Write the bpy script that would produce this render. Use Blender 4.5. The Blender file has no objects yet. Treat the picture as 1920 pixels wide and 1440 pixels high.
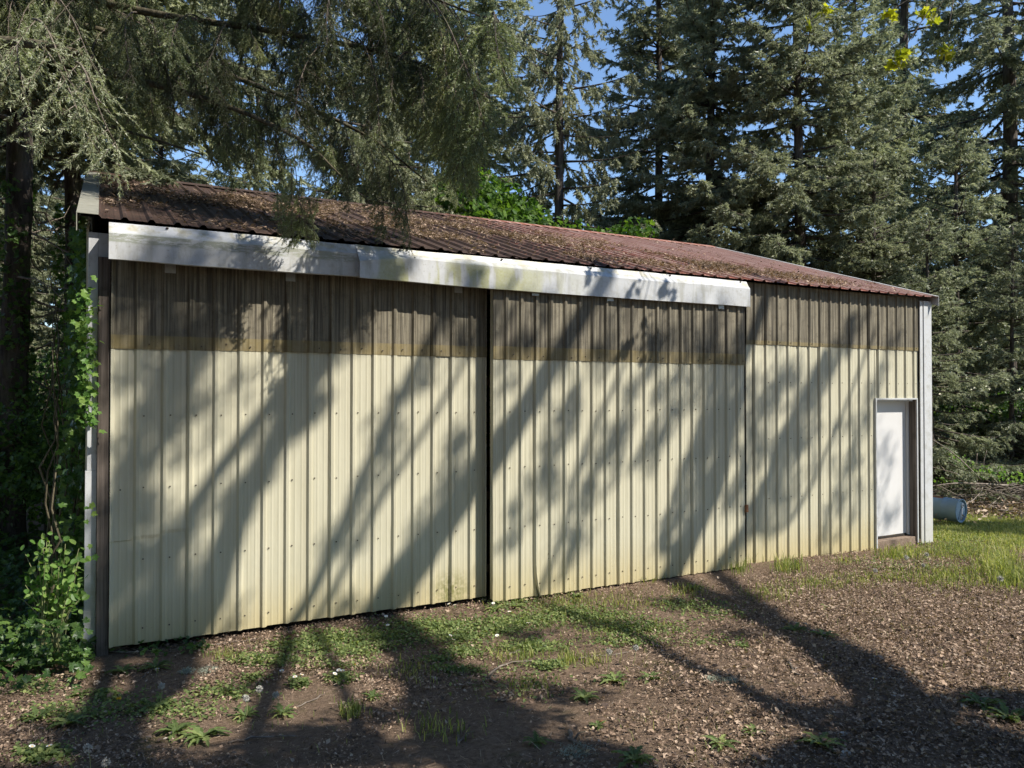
import bpy, math, random
import numpy as np
from mathutils import Vector, Matrix
random.seed(7)
RG = np.random.default_rng(11)
S = 1.1
SC = bpy.context.scene
COL = SC.collection
# ------------------------------------------------------------------ camera
F = 1443.0
CAM = np.array([0.04, -6.87, 2.0]) * S
YAW = math.radians(28.21); PIT = math.atan(20 / F)
cd = bpy.data.cameras.new('camera'); cam = bpy.data.objects.new('camera', cd); COL.objects.link(cam)
cam.location = CAM; cam.rotation_euler = (math.pi / 2 + PIT, 0, -YAW)
cd.sensor_fit = 'HORIZONTAL'; cd.sensor_width = 36; cd.lens = F / 1920 * 36
cd.clip_start = 0.05; cd.clip_end = 2000
SC.camera = cam
# ------------------------------------------------------------------ sky, sun, exposure
SUN_AZ = math.radians(38); SUN_EL = math.radians(45)
SV = np.array([math.sin(SUN_AZ) * math.cos(SUN_EL), -math.cos(SUN_AZ) * math.cos(SUN_EL), math.sin(SUN_EL)])
w = bpy.data.worlds.new('World'); SC.world = w; w.use_nodes = True
nt = w.node_tree; bg = nt.nodes['Background']; sky = nt.nodes.new('ShaderNodeTexSky')
sky.sky_type = 'NISHITA'; sky.sun_disc = False; sky.sun_elevation = SUN_EL
sky.sun_rotation = math.atan2(SV[0], SV[1]); sky.air_density = 1.0; sky.dust_density = 0.0; sky.ozone_density = 4.0
nt.links.new(sky.outputs[0], bg.inputs[0]); bg.inputs[1].default_value = 0.13
sd = bpy.data.lights.new('sun', 'SUN'); sd.energy = 5.0; sd.angle = math.radians(0.53); sd.color = (1.0, 0.94, 0.84)
sun = bpy.data.objects.new('sun', sd); COL.objects.link(sun)
sun.rotation_euler = Vector(SV).to_track_quat('Z', 'Y').to_euler(); sun.location = (10, -20, 20)
SC.view_settings.view_transform = 'Standard'; SC.view_settings.look = 'None'
SC.view_settings.exposure = 0.75; SC.view_settings.gamma = 1.0
SC.render.engine = 'CYCLES'
SC.cycles.max_bounces = 6; SC.cycles.transparent_max_bounces = 6

# ------------------------------------------------------------------ pixel -> place
def ray(px, py):
    v = ((px - 960) / F, 1.0, -(py - 720) / F)
    y = v[1] * math.cos(PIT) - v[2] * math.sin(PIT); z = v[1] * math.sin(PIT) + v[2] * math.cos(PIT); x = v[0]
    c, s = math.cos(YAW), math.sin(YAW)
    return np.array([x * c + y * s, -x * s + y * c, z])
def on_y(px, py, Y):
    r = ray(px, py); return CAM + r * ((Y - CAM[1]) / r[1])
def at(px, py, Z):
    return CAM + ray(px, py) * Z
def hash2(i, j, k=0):
    n = np.sin(i * 127.1 + j * 311.7 + k * 74.7) * 43758.5453
    return n - np.floor(n)
def vnoise(x, y, k=0):
    xi = np.floor(x); yi = np.floor(y); fx = x - xi; fy = y - yi
    fx = fx * fx * (3 - 2 * fx); fy = fy * fy * (3 - 2 * fy)
    a = hash2(xi, yi, k); b = hash2(xi + 1, yi, k); c = hash2(xi, yi + 1, k); d = hash2(xi + 1, yi + 1, k)
    return (a + (b - a) * fx) * (1 - fy) + (c + (d - c) * fx) * fy - 0.5
def gz(x, y):
    x = np.asarray(x, float); y = np.asarray(y, float)
    t = np.clip((-y - 0.4) / 7.5, 0, 1); base = 0.55 * t * t * (3 - 2 * t) * 0.6 + 0.22 * t
    base = base - 0.1 * np.clip((x - 7) / 5, 0, 1) * np.clip(1 + y / 4, 0, 1)
    base = base - 0.25 * np.clip((x - 11) / 8, 0, 1)
    base = base + 0.25 * np.clip((-x - 0.2) / 2.5, 0, 1) * np.clip((y + 2) / 3, 0, 1)
    dist = np.hypot(x - 4, y); near = np.clip(1 - dist / 40, 0, 1)
    n = 0.10 * vnoise(x * 0.5, y * 0.5, 1) + 0.045 * vnoise(x * 1.9, y * 1.9, 2) + 0.02 * vnoise(x * 6, y * 6, 3) + 0.01 * vnoise(x * 17, y * 17, 4)
    damp = np.clip(np.abs(y) / 0.8, 0.25, 1) * near
    return base - 0.03 + n * damp
def on_g(px, py):
    r = ray(px, py); z = 0.0
    for _ in range(12):
        p = CAM + r * ((z - CAM[2]) / r[2]); z = 0.5 * z + 0.5 * float(gz(p[0], p[1]))
    p = CAM + r * ((z - CAM[2]) / r[2]); p[2] = float(gz(p[0], p[1])); return p

def on_gv(px, py):
    px = np.asarray(px, float); py = np.asarray(py, float); n = len(px)
    a = (px - 960) / F; u = -(py - 720) / F; y = math.cos(PIT) - u * math.sin(PIT); rz = math.sin(PIT) + u * math.cos(PIT)
    c, s = math.cos(YAW), math.sin(YAW); r = np.stack([a * c + y * s, -a * s + y * c, rz], 1); z = np.zeros(n)
    for _ in range(12):
        p = CAM + r * ((z - CAM[2]) / r[:, 2])[:, None]; z = 0.5 * z + 0.5 * gz(p[:, 0], p[:, 1])
    p = CAM + r * ((z - CAM[2]) / r[:, 2])[:, None]; p[:, 2] = gz(p[:, 0], p[:, 1]); return p
def proj(P):
    v = np.asarray(P, float) - CAM; c, s = math.cos(YAW), math.sin(YAW); x = v[0] * c - v[1] * s; y = v[0] * s + v[1] * c; z = v[2]
    yy = y * math.cos(PIT) + z * math.sin(PIT); zz = -y * math.sin(PIT) + z * math.cos(PIT); return 960 + F * x / yy, 720 - F * zz / yy
# ------------------------------------------------------------------ object helpers
def link(name, me, parent=None, mat=None):
    o = bpy.data.objects.new(name, me); COL.objects.link(o)
    if parent is not None: o.parent = parent
    if mat is not None and me is not None and not me.materials: me.materials.append(mat)
    return o
def tag(o, label, cat, group=None, kind=None):
    o['label'] = label; o['category'] = cat
    if group: o['group'] = group
    if kind: o['kind'] = kind
    return o
def thing(name, label, cat, loc=(0, 0, 0), group=None):
    o = link(name, None); o.location = loc; o.empty_display_size = 0.1
    return tag(o, label, cat, group)
def pmesh(name, v, f, smooth=False):
    me = bpy.data.meshes.new(name); me.from_pydata([tuple(map(float, p)) for p in v], [], [tuple(q) for q in f]); me.update()
    if smooth: me.polygons.foreach_set('use_smooth', [True] * len(me.polygons))
    return me
def trimesh(name, V, T, R=None, smooth=False):
    me = bpy.data.meshes.new(name); V = np.ascontiguousarray(V, np.float32); T = np.ascontiguousarray(T, np.int32)
    me.vertices.add(len(V)); me.vertices.foreach_set('co', V.ravel())
    me.loops.add(T.size); me.loops.foreach_set('vertex_index', T.ravel())
    me.polygons.add(len(T)); me.polygons.foreach_set('loop_start', np.arange(0, T.size, 3, dtype=np.int32))
    try: me.polygons.foreach_set('loop_total', np.full(len(T), 3, np.int32))
    except Exception: pass
    if R is not None:
        a = me.attributes.new('rnd', 'FLOAT', 'POINT'); a.data.foreach_set('value', np.ascontiguousarray(R, np.float32))
    me.polygons.foreach_set('use_smooth', np.full(len(T), smooth)); me.update(calc_edges=True)
    return me
class TB:
    def __init__(s): s.V = []; s.T = []; s.R = []; s.n = 0
    def add(s, V, T, R):
        V = np.asarray(V, float).reshape(-1, 3); T = np.asarray(T, int).reshape(-1, 3)
        s.V.append(V); s.T.append(T + s.n); s.n += len(V)
        s.R.append(np.broadcast_to(np.asarray(R, float), (len(V),)) if np.ndim(R) < 1 else np.asarray(R, float))
    def mesh(s, name, smooth=False):
        return trimesh(name, np.concatenate(s.V), np.concatenate(s.T), np.concatenate(s.R), smooth)
def nrm(a): return a / (np.linalg.norm(a, axis=-1, keepdims=True) + 1e-9)
def tube(pts, rad, n=8, jitter=0.0, seed=0):
    P = np.asarray(pts, float); m = len(P); rad = np.broadcast_to(rad, (m,)) if np.ndim(rad) == 0 else np.asarray(rad, float)
    T = nrm(np.gradient(P, axis=0)); up = np.array([0.31, 0.17, 0.93]) if abs(T[0][2]) < 0.8 else np.array([0.93, 0.31, 0.11])
    A = nrm(np.cross(T, up)); B = np.cross(T, A)
    ang = np.linspace(0, 2 * math.pi, n, endpoint=False); rr = np.random.default_rng(seed)
    r = rad[:, None] * (1 + jitter * rr.normal(size=(m, n)))
    V = P[:, None, :] + (A[:, None, :] * np.cos(ang)[None, :, None] + B[:, None, :] * np.sin(ang)[None, :, None]) * r[:, :, None]
    V = V.reshape(-1, 3); i = np.arange(m - 1)[:, None] * n; j = np.arange(n)[None, :]; k = (j + 1) % n
    q = np.stack([i + j, i + k, i + n + k, i + n + j], -1).reshape(-1, 4)
    T3 = np.concatenate([q[:, [0, 1, 2]], q[:, [0, 2, 3]]])
    cap = np.array([[(m - 1) * n, (m - 1) * n + a, (m - 1) * n + a + 1] for a in range(1, n - 1)] + [[0, a + 1, a] for a in range(1, n - 1)])
    return V, np.concatenate([T3, cap])
def smooth_path(pts, n):
    P = np.asarray(pts, float); m = len(P)
    if m == 2: return P[0] + (P[1] - P[0]) * np.linspace(0, 1, n)[:, None]
    Q = np.vstack([2 * P[0] - P[1], P, 2 * P[-1] - P[-2]]); out = []
    for u in np.linspace(0, m - 1 - 1e-6, n):
        i = int(u); t = u - i; a, b, c, d = Q[i], Q[i + 1], Q[i + 2], Q[i + 3]
        out.append(0.5 * (2 * b + (c - a) * t + (2 * a - 5 * b + 4 * c - d) * t * t + (3 * b - a - 3 * c + d) * t ** 3))
    return np.array(out)
class HB:                                     # hard-surface builder (quads)
    def __init__(s): s.v = []; s.f = []
    def box(s, a, b):
        n = len(s.v); (x0, y0, z0), (x1, y1, z1) = a, b
        s.v += [(x0, y0, z0), (x1, y0, z0), (x1, y1, z0), (x0, y1, z0), (x0, y0, z1), (x1, y0, z1), (x1, y1, z1), (x0, y1, z1)]
        s.f += [tuple(n + i for i in q) for q in ((0, 3, 2, 1), (4, 5, 6, 7), (0, 1, 5, 4), (1, 2, 6, 5), (2, 3, 7, 6), (3, 0, 4, 7))]; return s
    def extrude(s, poly, o, u, v, w):          # polygon (a,b) in plane u,v at o, extruded by vector w
        n = len(s.v); m = len(poly); o, u, v, w = map(np.array, (o, u, v, w))
        for e in (0, 1):
            for a, b in poly: s.v.append(tuple(o + u * a + v * b + w * e))
        s.f.append(tuple(n + i for i in range(m))[::-1]); s.f.append(tuple(n + m + i for i in range(m)))
        for i in range(m): s.f.append((n + i, n + (i + 1) % m, n + m + (i + 1) % m, n + m + i))
        return s
    def obj(s, name, mat, parent=None, bevel=0.0):
        me = pmesh(name, s.v, s.f); o = link(name, me, parent, mat)
        if bevel:
            b = o.modifiers.new('bevel', 'BEVEL'); b.width = bevel; b.segments = 2; b.limit_method = 'ANGLE'
        return o

# ------------------------------------------------------------------ materials
def M(name, rough=0.7, spec=0.3, col=(0.5, 0.5, 0.5)):
    m = bpy.data.materials.new(name); m.use_nodes = True; b = m.node_tree.nodes['Principled BSDF']
    b.inputs['Roughness'].default_value = rough; b.inputs['Specular IOR Level'].default_value = spec
    b.inputs['Base Color'].default_value = (*col, 1); return m, m.node_tree, b
def N(nt, t, **k):
    n = nt.nodes.new(t)
    for a, b in k.items():
        if a.startswith('i_'):
            n.inputs[int(a[2:])].default_value = b
        else: setattr(n, a, b)
    return n
def coord(nt, scale=(1, 1, 1), loc=(0, 0, 0), kind='Object'):
    t = N(nt, 'ShaderNodeTexCoord'); mp = N(nt, 'ShaderNodeMapping'); mp.inputs['Scale'].default_value = scale; mp.inputs['Location'].default_value = loc
    nt.links.new(t.outputs[kind], mp.inputs[0]); return mp.outputs[0]
def noise(nt, vec, scale=5, detail=5, rough=0.6, dist=0.0):
    n = N(nt, 'ShaderNodeTexNoise'); n.inputs['Scale'].default_value = scale; n.inputs['Detail'].default_value = detail
    n.inputs['Roughness'].default_value = rough; n.inputs['Distortion'].default_value = dist
    if vec is not None: nt.links.new(vec, n.inputs['Vector'])
    return n.outputs['Fac']
def ramp(nt, fac, stops):
    r = N(nt, 'ShaderNodeValToRGB'); e = r.color_ramp.elements
    while len(e) < len(stops): e.new(0.5)
    for i, (p, c) in enumerate(stops): e[i].position = p; e[i].color = (*c, 1) if len(c) == 3 else c
    nt.links.new(fac, r.inputs[0]); return r.outputs[0]
def mix(nt, fac, a, b, mode='MIX'):
    m = N(nt, 'ShaderNodeMix', data_type='RGBA', blend_type=mode)
    for sock, val in ((m.inputs[0], fac), (m.inputs[6], a), (m.inputs[7], b)):
        if hasattr(val, 'links'): nt.links.new(val, sock)
        elif isinstance(val, tuple): sock.default_value = (*val, 1)
        else: sock.default_value = val
    return m.outputs[2]
def mth(nt, op, a, b=None, c=None):
    m = N(nt, 'ShaderNodeMath', operation=op)
    for i, v in enumerate((a, b, c)):
        if v is None: continue
        if hasattr(v, 'links'): nt.links.new(v, m.inputs[i])
        else: m.inputs[i].default_value = v
    return m.outputs[0]
def sstep(nt, v, a, b):
    m = N(nt, 'ShaderNodeMapRange', interpolation_type='SMOOTHSTEP'); nt.links.new(v, m.inputs[0])
    m.inputs[1].default_value = a; m.inputs[2].default_value = b; m.clamp = True; return m.outputs[0]
def bump(nt, h, b, strength=0.3, dist=0.02):
    n = N(nt, 'ShaderNodeBump'); n.inputs['Strength'].default_value = strength; n.inputs['Distance'].default_value = dist
    nt.links.new(h, n.inputs['Height']); nt.links.new(n.outputs[0], b.inputs['Normal'])
def xyz(nt):
    t = N(nt, 'ShaderNodeTexCoord'); s = N(nt, 'ShaderNodeSeparateXYZ'); nt.links.new(t.outputs['Object'], s.inputs[0]); return s.outputs
def rnd_attr(nt):
    a = N(nt, 'ShaderNodeAttribute'); a.attribute_name = 'rnd'; return a.outputs['Fac']

def mat_cream():
    m, nt, b = M('cream_painted_metal', 0.45, 0.35)
    st = noise(nt, coord(nt, (26, 26, 0.45)), 1.0, 6, 0.6); big = noise(nt, coord(nt, (0.9, 0.9, 0.6)), 1.0, 4)
    fine = noise(nt, coord(nt, (1, 1, 1)), 60, 3); x, y, z = xyz(nt)
    c = mix(nt, sstep(nt, st, 0.35, 0.75), (0.475, 0.450, 0.340), (0.395, 0.370, 0.268))
    c = mix(nt, mth(nt, 'MULTIPLY', sstep(nt, big, 0.5, 0.8), 0.35), c, (0.38, 0.355, 0.25))
    low = mth(nt, 'MULTIPLY', sstep(nt, mth(nt, 'ADD', z, mth(nt, 'MULTIPLY', st, 0.7)), 0.95, 0.2), 0.6)
    c = mix(nt, low, c, (0.41, 0.32, 0.12))
    spl = mth(nt, 'MULTIPLY', sstep(nt, fine, 0.66, 0.74), sstep(nt, mth(nt, 'ADD', z, mth(nt, 'MULTIPLY', big, 0.5)), 0.75, 0.25))
    c = mix(nt, spl, c, (0.19, 0.15, 0.08))
    mo = N(nt, 'ShaderNodeVectorMath', operation='DISTANCE'); t = N(nt, 'ShaderNodeTexCoord'); nt.links.new(t.outputs['Object'], mo.inputs[0])
    mo.inputs[1].default_value = (3.33, -0.06, 0.12)
    ms = mth(nt, 'MULTIPLY', sstep(nt, mo.outputs['Value'], 0.32, 0.0), sstep(nt, noise(nt, coord(nt), 22, 4), 0.35, 0.6))
    c = mix(nt, mth(nt, 'MULTIPLY', ms, 0.85), c, (0.16, 0.16, 0.05))
    nt.links.new(c, b.inputs['Base Color']); bump(nt, noise(nt, coord(nt, (3, 3, 1.2)), 2, 3), b, 0.25, 0.02); return m
def mat_fibre(zlap):
    m, nt, b = M('weathered_fibreglass', 0.6, 0.25)
    st = noise(nt, coord(nt, (38, 38, 0.9)), 1.0, 7, 0.7); bl = noise(nt, coord(nt), 9, 6, 0.7); sp = noise(nt, coord(nt), 90, 2); x, y, z = xyz(nt)
    c = mix(nt, sstep(nt, st, 0.33, 0.66), (0.055, 0.047, 0.035), (0.235, 0.208, 0.150))
    c = mix(nt, mth(nt, 'MULTIPLY', sstep(nt, bl, 0.48, 0.7), 0.6), c, (0.075, 0.065, 0.045))
    lap = mth(nt, 'MULTIPLY', sstep(nt, z, zlap + 0.005, zlap - 0.005), mth(nt, 'MULTIPLY', bl, 0.9))
    c = mix(nt, lap, c, (0.24, 0.185, 0.07))
    c = mix(nt, mth(nt, 'MULTIPLY', sstep(nt, sp, 0.66, 0.72), 0.7), c, (0.05, 0.045, 0.03))
    nt.links.new(c, b.inputs['Base Color']); bump(nt, st, b, 0.25, 0.006); return m
def mat_white(kind):
    m, nt, b = M('white_painted_metal_' + kind, 0.4, 0.4); x, y, z = xyz(nt)
    n1 = noise(nt, coord(nt, (7, 7, 7)), 1, 6, 0.65); n2 = noise(nt, coord(nt, (5.5, 1, 1.2)), 1.0, 3, 0.5); n3 = noise(nt, coord(nt), 40, 4, 0.7)
    c = mix(nt, sstep(nt, n1, 0.45, 0.75), (0.46, 0.47, 0.48), (0.36, 0.36, 0.345))
    if kind == 'stained':
        left = sstep(nt, x, 2.35, 2.1); right = sstep(nt, x, 2.15, 2.6)
        fade = sstep(nt, x, 5.2, 3.6)
        streak = mth(nt, 'MULTIPLY', mth(nt, 'MULTIPLY', right, fade), mth(nt, 'MULTIPLY', sstep(nt, n2, 0.46, 0.56), sstep(nt, z, 3.62, 3.5)))
        c = mix(nt, mth(nt, 'MULTIPLY', streak, mth(nt, 'ADD', 0.35, mth(nt, 'MULTIPLY', n3, 0.8))), c, (0.29, 0.29, 0.10))
        band = mth(nt, 'MULTIPLY', sstep(nt, z, 3.465, 3.49), sstep(nt, z, 3.575, 3.55))
        band = mth(nt, 'MULTIPLY', mth(nt, 'MULTIPLY', band, left), sstep(nt, noise(nt, coord(nt, (3, 3, 14)), 2, 6, 0.8), 0.44, 0.52))
        c = mix(nt, mth(nt, 'MULTIPLY', band, 0.8), c, (0.24, 0.26, 0.20))
        hi = mth(nt, 'MULTIPLY', sstep(nt, z, 3.55, 3.62), sstep(nt, n1, 0.42, 0.6))
        c = mix(nt, mth(nt, 'MULTIPLY', hi, 0.7), c, (0.34, 0.30, 0.16))
        c = mix(nt, mth(nt, 'MULTIPLY', sstep(nt, noise(nt, coord(nt, (9, 9, 1.5)), 1, 6, 0.7), 0.48, 0.68), 0.55), c, (0.27, 0.265, 0.22))
    elif kind == 'trim':
        c = mix(nt, mth(nt, 'MULTIPLY', sstep(nt, z, 0.8, 0.0), 0.5), c, (0.45, 0.44, 0.38))
    c = mix(nt, mth(nt, 'MULTIPLY', sstep(nt, n3, 0.58, 0.7), 0.55), c, (0.22, 0.205, 0.16))
    nt.links.new(c, b.inputs['Base Color']); bump(nt, noise(nt, coord(nt, (2, 2, 2)), 2, 3), b, 0.3, 0.02); return m
def mat_roof():
    m, nt, b = M('brown_roof_metal', 0.62, 0.2); x, y, z = xyz(nt)
    n1 = noise(nt, coord(nt, (3, 0.5, 0.5)), 1.5, 6, 0.65); n2 = noise(nt, coord(nt, (24, 1.2, 1.2)), 1, 5); n3 = noise(nt, coord(nt), 14, 6, 0.7)
    c = mix(nt, sstep(nt, n1, 0.35, 0.7), (0.16, 0.058, 0.040), (0.31, 0.118, 0.083))
    c = mix(nt, mth(nt, 'MULTIPLY', sstep(nt, n2, 0.46, 0.7), 0.8), c, (0.40, 0.27, 0.235))
    fr = mth(nt, 'ABSOLUTE', mth(nt, 'SUBTRACT', mth(nt, 'FRACT', mth(nt, 'ADD', mth(nt, 'DIVIDE', mth(nt, 'SUBTRACT', x, 0.02), 0.2106), 0.5)), 0.5))
    c = mix(nt, mth(nt, 'MULTIPLY', sstep(nt, fr, 0.13, 0.05), sstep(nt, mth(nt, 'ADD', n1, mth(nt, 'MULTIPLY', x, 0.02)), 0.45, 0.7)), c, (0.43, 0.30, 0.26))
    c = mix(nt, sstep(nt, mth(nt, 'ADD', n3, mth(nt, 'MULTIPLY', sstep(nt, x, 8.5, 3.5), 0.36)), 0.6, 0.8), c, (0.055, 0.036, 0.028))  # darker towards the left: dirt, plus foliage shade put into the colour
    nt.links.new(c, b.inputs['Base Color']); bump(nt, n3, b, 0.2, 0.01); return m
def mat_wood(name, a, bb, zs=0.5):
    m, nt, b = M(name, 0.85, 0.15)
    g = noise(nt, coord(nt, (30, 30, zs)), 1, 7, 0.7, 0.4); k = noise(nt, coord(nt), 4, 4)
    c = mix(nt, sstep(nt, g, 0.3, 0.7), a, bb); c = mix(nt, mth(nt, 'MULTIPLY', sstep(nt, k, 0.5, 0.75), 0.5), c, tuple(0.4 * q for q in a))
    nt.links.new(c, b.inputs['Base Color']); bump(nt, g, b, 0.5, 0.01); return m
def mat_bark(name, a, bb):
    m, nt, b = M(name, 0.95, 0.1)
    g = noise(nt, coord(nt, (9, 9, 1.6)), 1.4, 7, 0.7, 0.6); k = noise(nt, coord(nt), 2.2, 4)
    c = mix(nt, sstep(nt, g, 0.32, 0.68), a, bb); c = mix(nt, mth(nt, 'MULTIPLY', sstep(nt, k, 0.52, 0.7), 0.55), c, (0.10, 0.11, 0.05))
    nt.links.new(c, b.inputs['Base Color']); bump(nt, g, b, 0.9, 0.05); return m
def mat_leaf(name, stops, trans=0.35, rough=0.55, tcol=None, spec=0.25, objvar=0.0, tm=(1.5, 1.6, 0.7)):
    m, nt, b = M(name, rough, spec); c = ramp(nt, rnd_attr(nt), stops)
    if objvar:
        oi = N(nt, 'ShaderNodeObjectInfo'); v = ramp(nt, oi.outputs['Random'], [(0.0, (1 - objvar, 1 - objvar, 1 - objvar * 1.1)), (0.5, (1, 1, 1)), (0.9, (1 + objvar * 0.6, 1 + objvar * 0.6, 1 + objvar * 0.3)), (1.0, (1.15, 0.95, 0.8) if objvar > 0.4 else (1 + objvar, 1 + objvar, 1 + objvar * 0.8))])
        c = mix(nt, 1.0, c, v, 'MULTIPLY')
    nt.links.new(c, b.inputs['Base Color'])
    if trans > 0:
        t = N(nt, 'ShaderNodeBsdfTranslucent'); ms = N(nt, 'ShaderNodeMixShader', i_0=trans)
        if tcol: t.inputs[0].default_value = (*tcol, 1)
        else: nt.links.new(mix(nt, 1.0, c, tm, 'MULTIPLY'), t.inputs[0])
        nt.links.new(b.outputs[0], ms.inputs[1]); nt.links.new(t.outputs[0], ms.inputs[2])
        nt.links.new(ms.outputs[0], nt.nodes['Material Output'].inputs[0])
    return m
def mat_plain(name, col, rough=0.6, spec=0.3, var=0.25, scale=20, metal=0):
    m, nt, b = M(name, rough, spec); n = noise(nt, coord(nt), scale, 5, 0.65)
    nt.links.new(mix(nt, n, tuple(q * (1 - var) for q in col), tuple(min(1, q * (1 + var)) for q in col)), b.inputs['Base Color']); b.inputs['Metallic'].default_value = metal
    bump(nt, n, b, 0.2, 0.01); return m
def mat_ground():
    m, nt, b = M('bare_dirt', 0.95, 0.1); x, y, z = xyz(nt)
    n1 = noise(nt, coord(nt), 0.9, 6, 0.65); n2 = noise(nt, coord(nt), 26, 8, 0.75); n3 = noise(nt, coord(nt), 110, 4, 0.7); n4 = noise(nt, coord(nt, loc=(7, 3, 0)), 1.7, 6, 0.7)
    c = mix(nt, sstep(nt, n2, 0.3, 0.7), (0.10, 0.068, 0.046), (0.27, 0.192, 0.135))
    c = mix(nt, mth(nt, 'MULTIPLY', sstep(nt, n1, 0.4, 0.65), 0.5), c, (0.14, 0.098, 0.070))
    c = mix(nt, sstep(nt, n3, 0.6, 0.72), c, (0.42, 0.335, 0.255))
    c = mix(nt, sstep(nt, n3, 0.40, 0.30), c, (0.05, 0.035, 0.026))
    c = mix(nt, mth(nt, 'MULTIPLY', sstep(nt, n4, 0.55, 0.68), 0.5), c, (0.085, 0.09, 0.03))
    far = sstep(nt, x, 11.0, 14.0); farb = sstep(nt, y, 8.0, 14.0)
    c = mix(nt, mth(nt, 'MULTIPLY', far, 0.7), c, (0.13, 0.125, 0.045)); c = mix(nt, farb, c, (0.05, 0.055, 0.025))
    nt.links.new(c, b.inputs['Base Color']); bump(nt, mth(nt, 'ADD', n2, mth(nt, 'MULTIPLY', n3, 0.6)), b, 0.9, 0.03); return m
CREAM = mat_cream(); FIB_DOOR = mat_fibre(2.72); FIB_WALL = mat_fibre(2.93)
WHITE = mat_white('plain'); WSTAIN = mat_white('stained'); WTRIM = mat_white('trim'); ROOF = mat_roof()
OLDWOOD = mat_wood('weathered_timber', (0.045, 0.036, 0.030), (0.17, 0.14, 0.12)); SILL = mat_wood('sill_timber', (0.14, 0.10, 0.075), (0.26, 0.20, 0.15), 30)
JAMB = mat_wood('jamb_timber', (0.05, 0.04, 0.03), (0.19, 0.16, 0.135)); PURLIN = mat_wood('rafter_timber', (0.10, 0.07, 0.045), (0.2, 0.15, 0.1))
SCREW = mat_plain('rusty_screw', (0.06, 0.045, 0.035), 0.6); STEEL = mat_plain('galvanised_steel', (0.34, 0.35, 0.35), 0.45, 0.4, 0.3, 30, 0.5)
DOORW = mat_plain('white_door_paint', (0.56, 0.555, 0.55), 0.45, 0.4, 0.05, 3); RAKE = mat_plain('lichen_grey_trim', (0.24, 0.235, 0.195), 0.7, 0.2, 0.45, 9)
BARK = mat_bark('fir_bark', (0.04, 0.032, 0.027), (0.13, 0.11, 0.095)); BARKM = mat_bark('mossy_bark', (0.06, 0.05, 0.03), (0.15, 0.13, 0.09))
BTWIG = mat_bark('bough_twig', (0.07, 0.055, 0.045), (0.19, 0.16, 0.13)); TWIG = mat_bark('grey_twig', (0.13, 0.10, 0.08), (0.30, 0.26, 0.22))
g3 = lambda a, b, c: [(0.0, a), (0.55, b), (1.0, c)]
FIR = mat_leaf('fir_needles', g3((0.075, 0.092, 0.055), (0.235, 0.262, 0.172), (0.43, 0.445, 0.30)), 0.42, 0.45, spec=0.5, objvar=0.22, tm=(1.2, 1.22, 1.0))
SPRUCE = mat_leaf('spruce_needles', g3((0.08, 0.095, 0.062), (0.235, 0.255, 0.168), (0.42, 0.425, 0.285)), 0.40, 0.45, spec=0.5, tm=(1.2, 1.22, 1.0))
SPRAY = mat_leaf('sunlit_fir_needles', g3((0.13, 0.16, 0.09), (0.30, 0.335, 0.21), (0.46, 0.48, 0.33)), 0.28, 0.4, spec=0.5)  # brighter copy of the near needles, sunlight put into the colour
NEAR = mat_leaf('near_fir_needles', g3((0.04, 0.055, 0.03), (0.15, 0.185, 0.10), (0.36, 0.385, 0.23)), 0.28, 0.4, spec=0.5, objvar=0.6)
IVY = mat_leaf('ivy_leaf', g3((0.03, 0.065, 0.018), (0.065, 0.13, 0.03), (0.12, 0.19, 0.045)), 0.38, 0.4, spec=0.4)
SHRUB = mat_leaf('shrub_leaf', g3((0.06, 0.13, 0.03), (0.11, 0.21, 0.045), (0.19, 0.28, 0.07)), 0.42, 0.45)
MAPLE = mat_leaf('maple_leaf', g3((0.025, 0.06, 0.012), (0.06, 0.125, 0.022), (0.13, 0.21, 0.035)), 0.42)
YELLOW = mat_leaf('spring_leaf', g3((0.19, 0.21, 0.02), (0.32, 0.33, 0.03), (0.42, 0.40, 0.05)), 0.5)
GRASS = mat_leaf('grass_blade', g3((0.08, 0.11, 0.03), (0.20, 0.235, 0.07), (0.42, 0.40, 0.17)), 0.4)
WEED = mat_leaf('weed_leaf', g3((0.07, 0.105, 0.035), (0.145, 0.195, 0.065), (0.27, 0.305, 0.11)), 0.35)
LITTER = mat_leaf('dead_leaf', [(0, (0.075, 0.052, 0.04)), (0.35, (0.185, 0.125, 0.088)), (0.7, (0.35, 0.25, 0.18)), (1, (0.50, 0.40, 0.305))], 0.12, 0.7)
STRAW = mat_leaf('dry_straw', [(0, (0.09, 0.06, 0.04)), (0.5, (0.22, 0.16, 0.11)), (1, (0.40, 0.32, 0.23))], 0.1, 0.8)
PETAL = mat_plain('white_petal', (0.75, 0.74, 0.70), 0.7, 0.1, 0.08); GOLD = mat_plain('yellow_petal', (0.75, 0.46, 0.03), 0.7, 0.1, 0.15)
PAPPUS = mat_plain('seed_fluff', (0.44, 0.43, 0.39), 0.9, 0.05, 0.1); STEM = mat_plain('pale_stem', (0.22, 0.23, 0.11), 0.6, 0.2, 0.3)
LICHEN = mat_plain('grey_lichen', (0.34, 0.37, 0.29), 0.95, 0.05, 0.25, 60); STONE = mat_plain('pale_stone', (0.42, 0.39, 0.35), 0.8, 0.2, 0.25, 18)
BARREL = mat_plain('blue_grey_drum_paint', (0.17, 0.25, 0.32), 0.5, 0.35, 0.25, 6); DRUMRUST = mat_plain('drum_rust', (0.20, 0.10, 0.055), 0.8, 0.1, 0.4, 12)
DARK = mat_plain('dark_interior', (0.04, 0.035, 0.03), 0.9, 0.1); GROUND = mat_ground()

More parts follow.
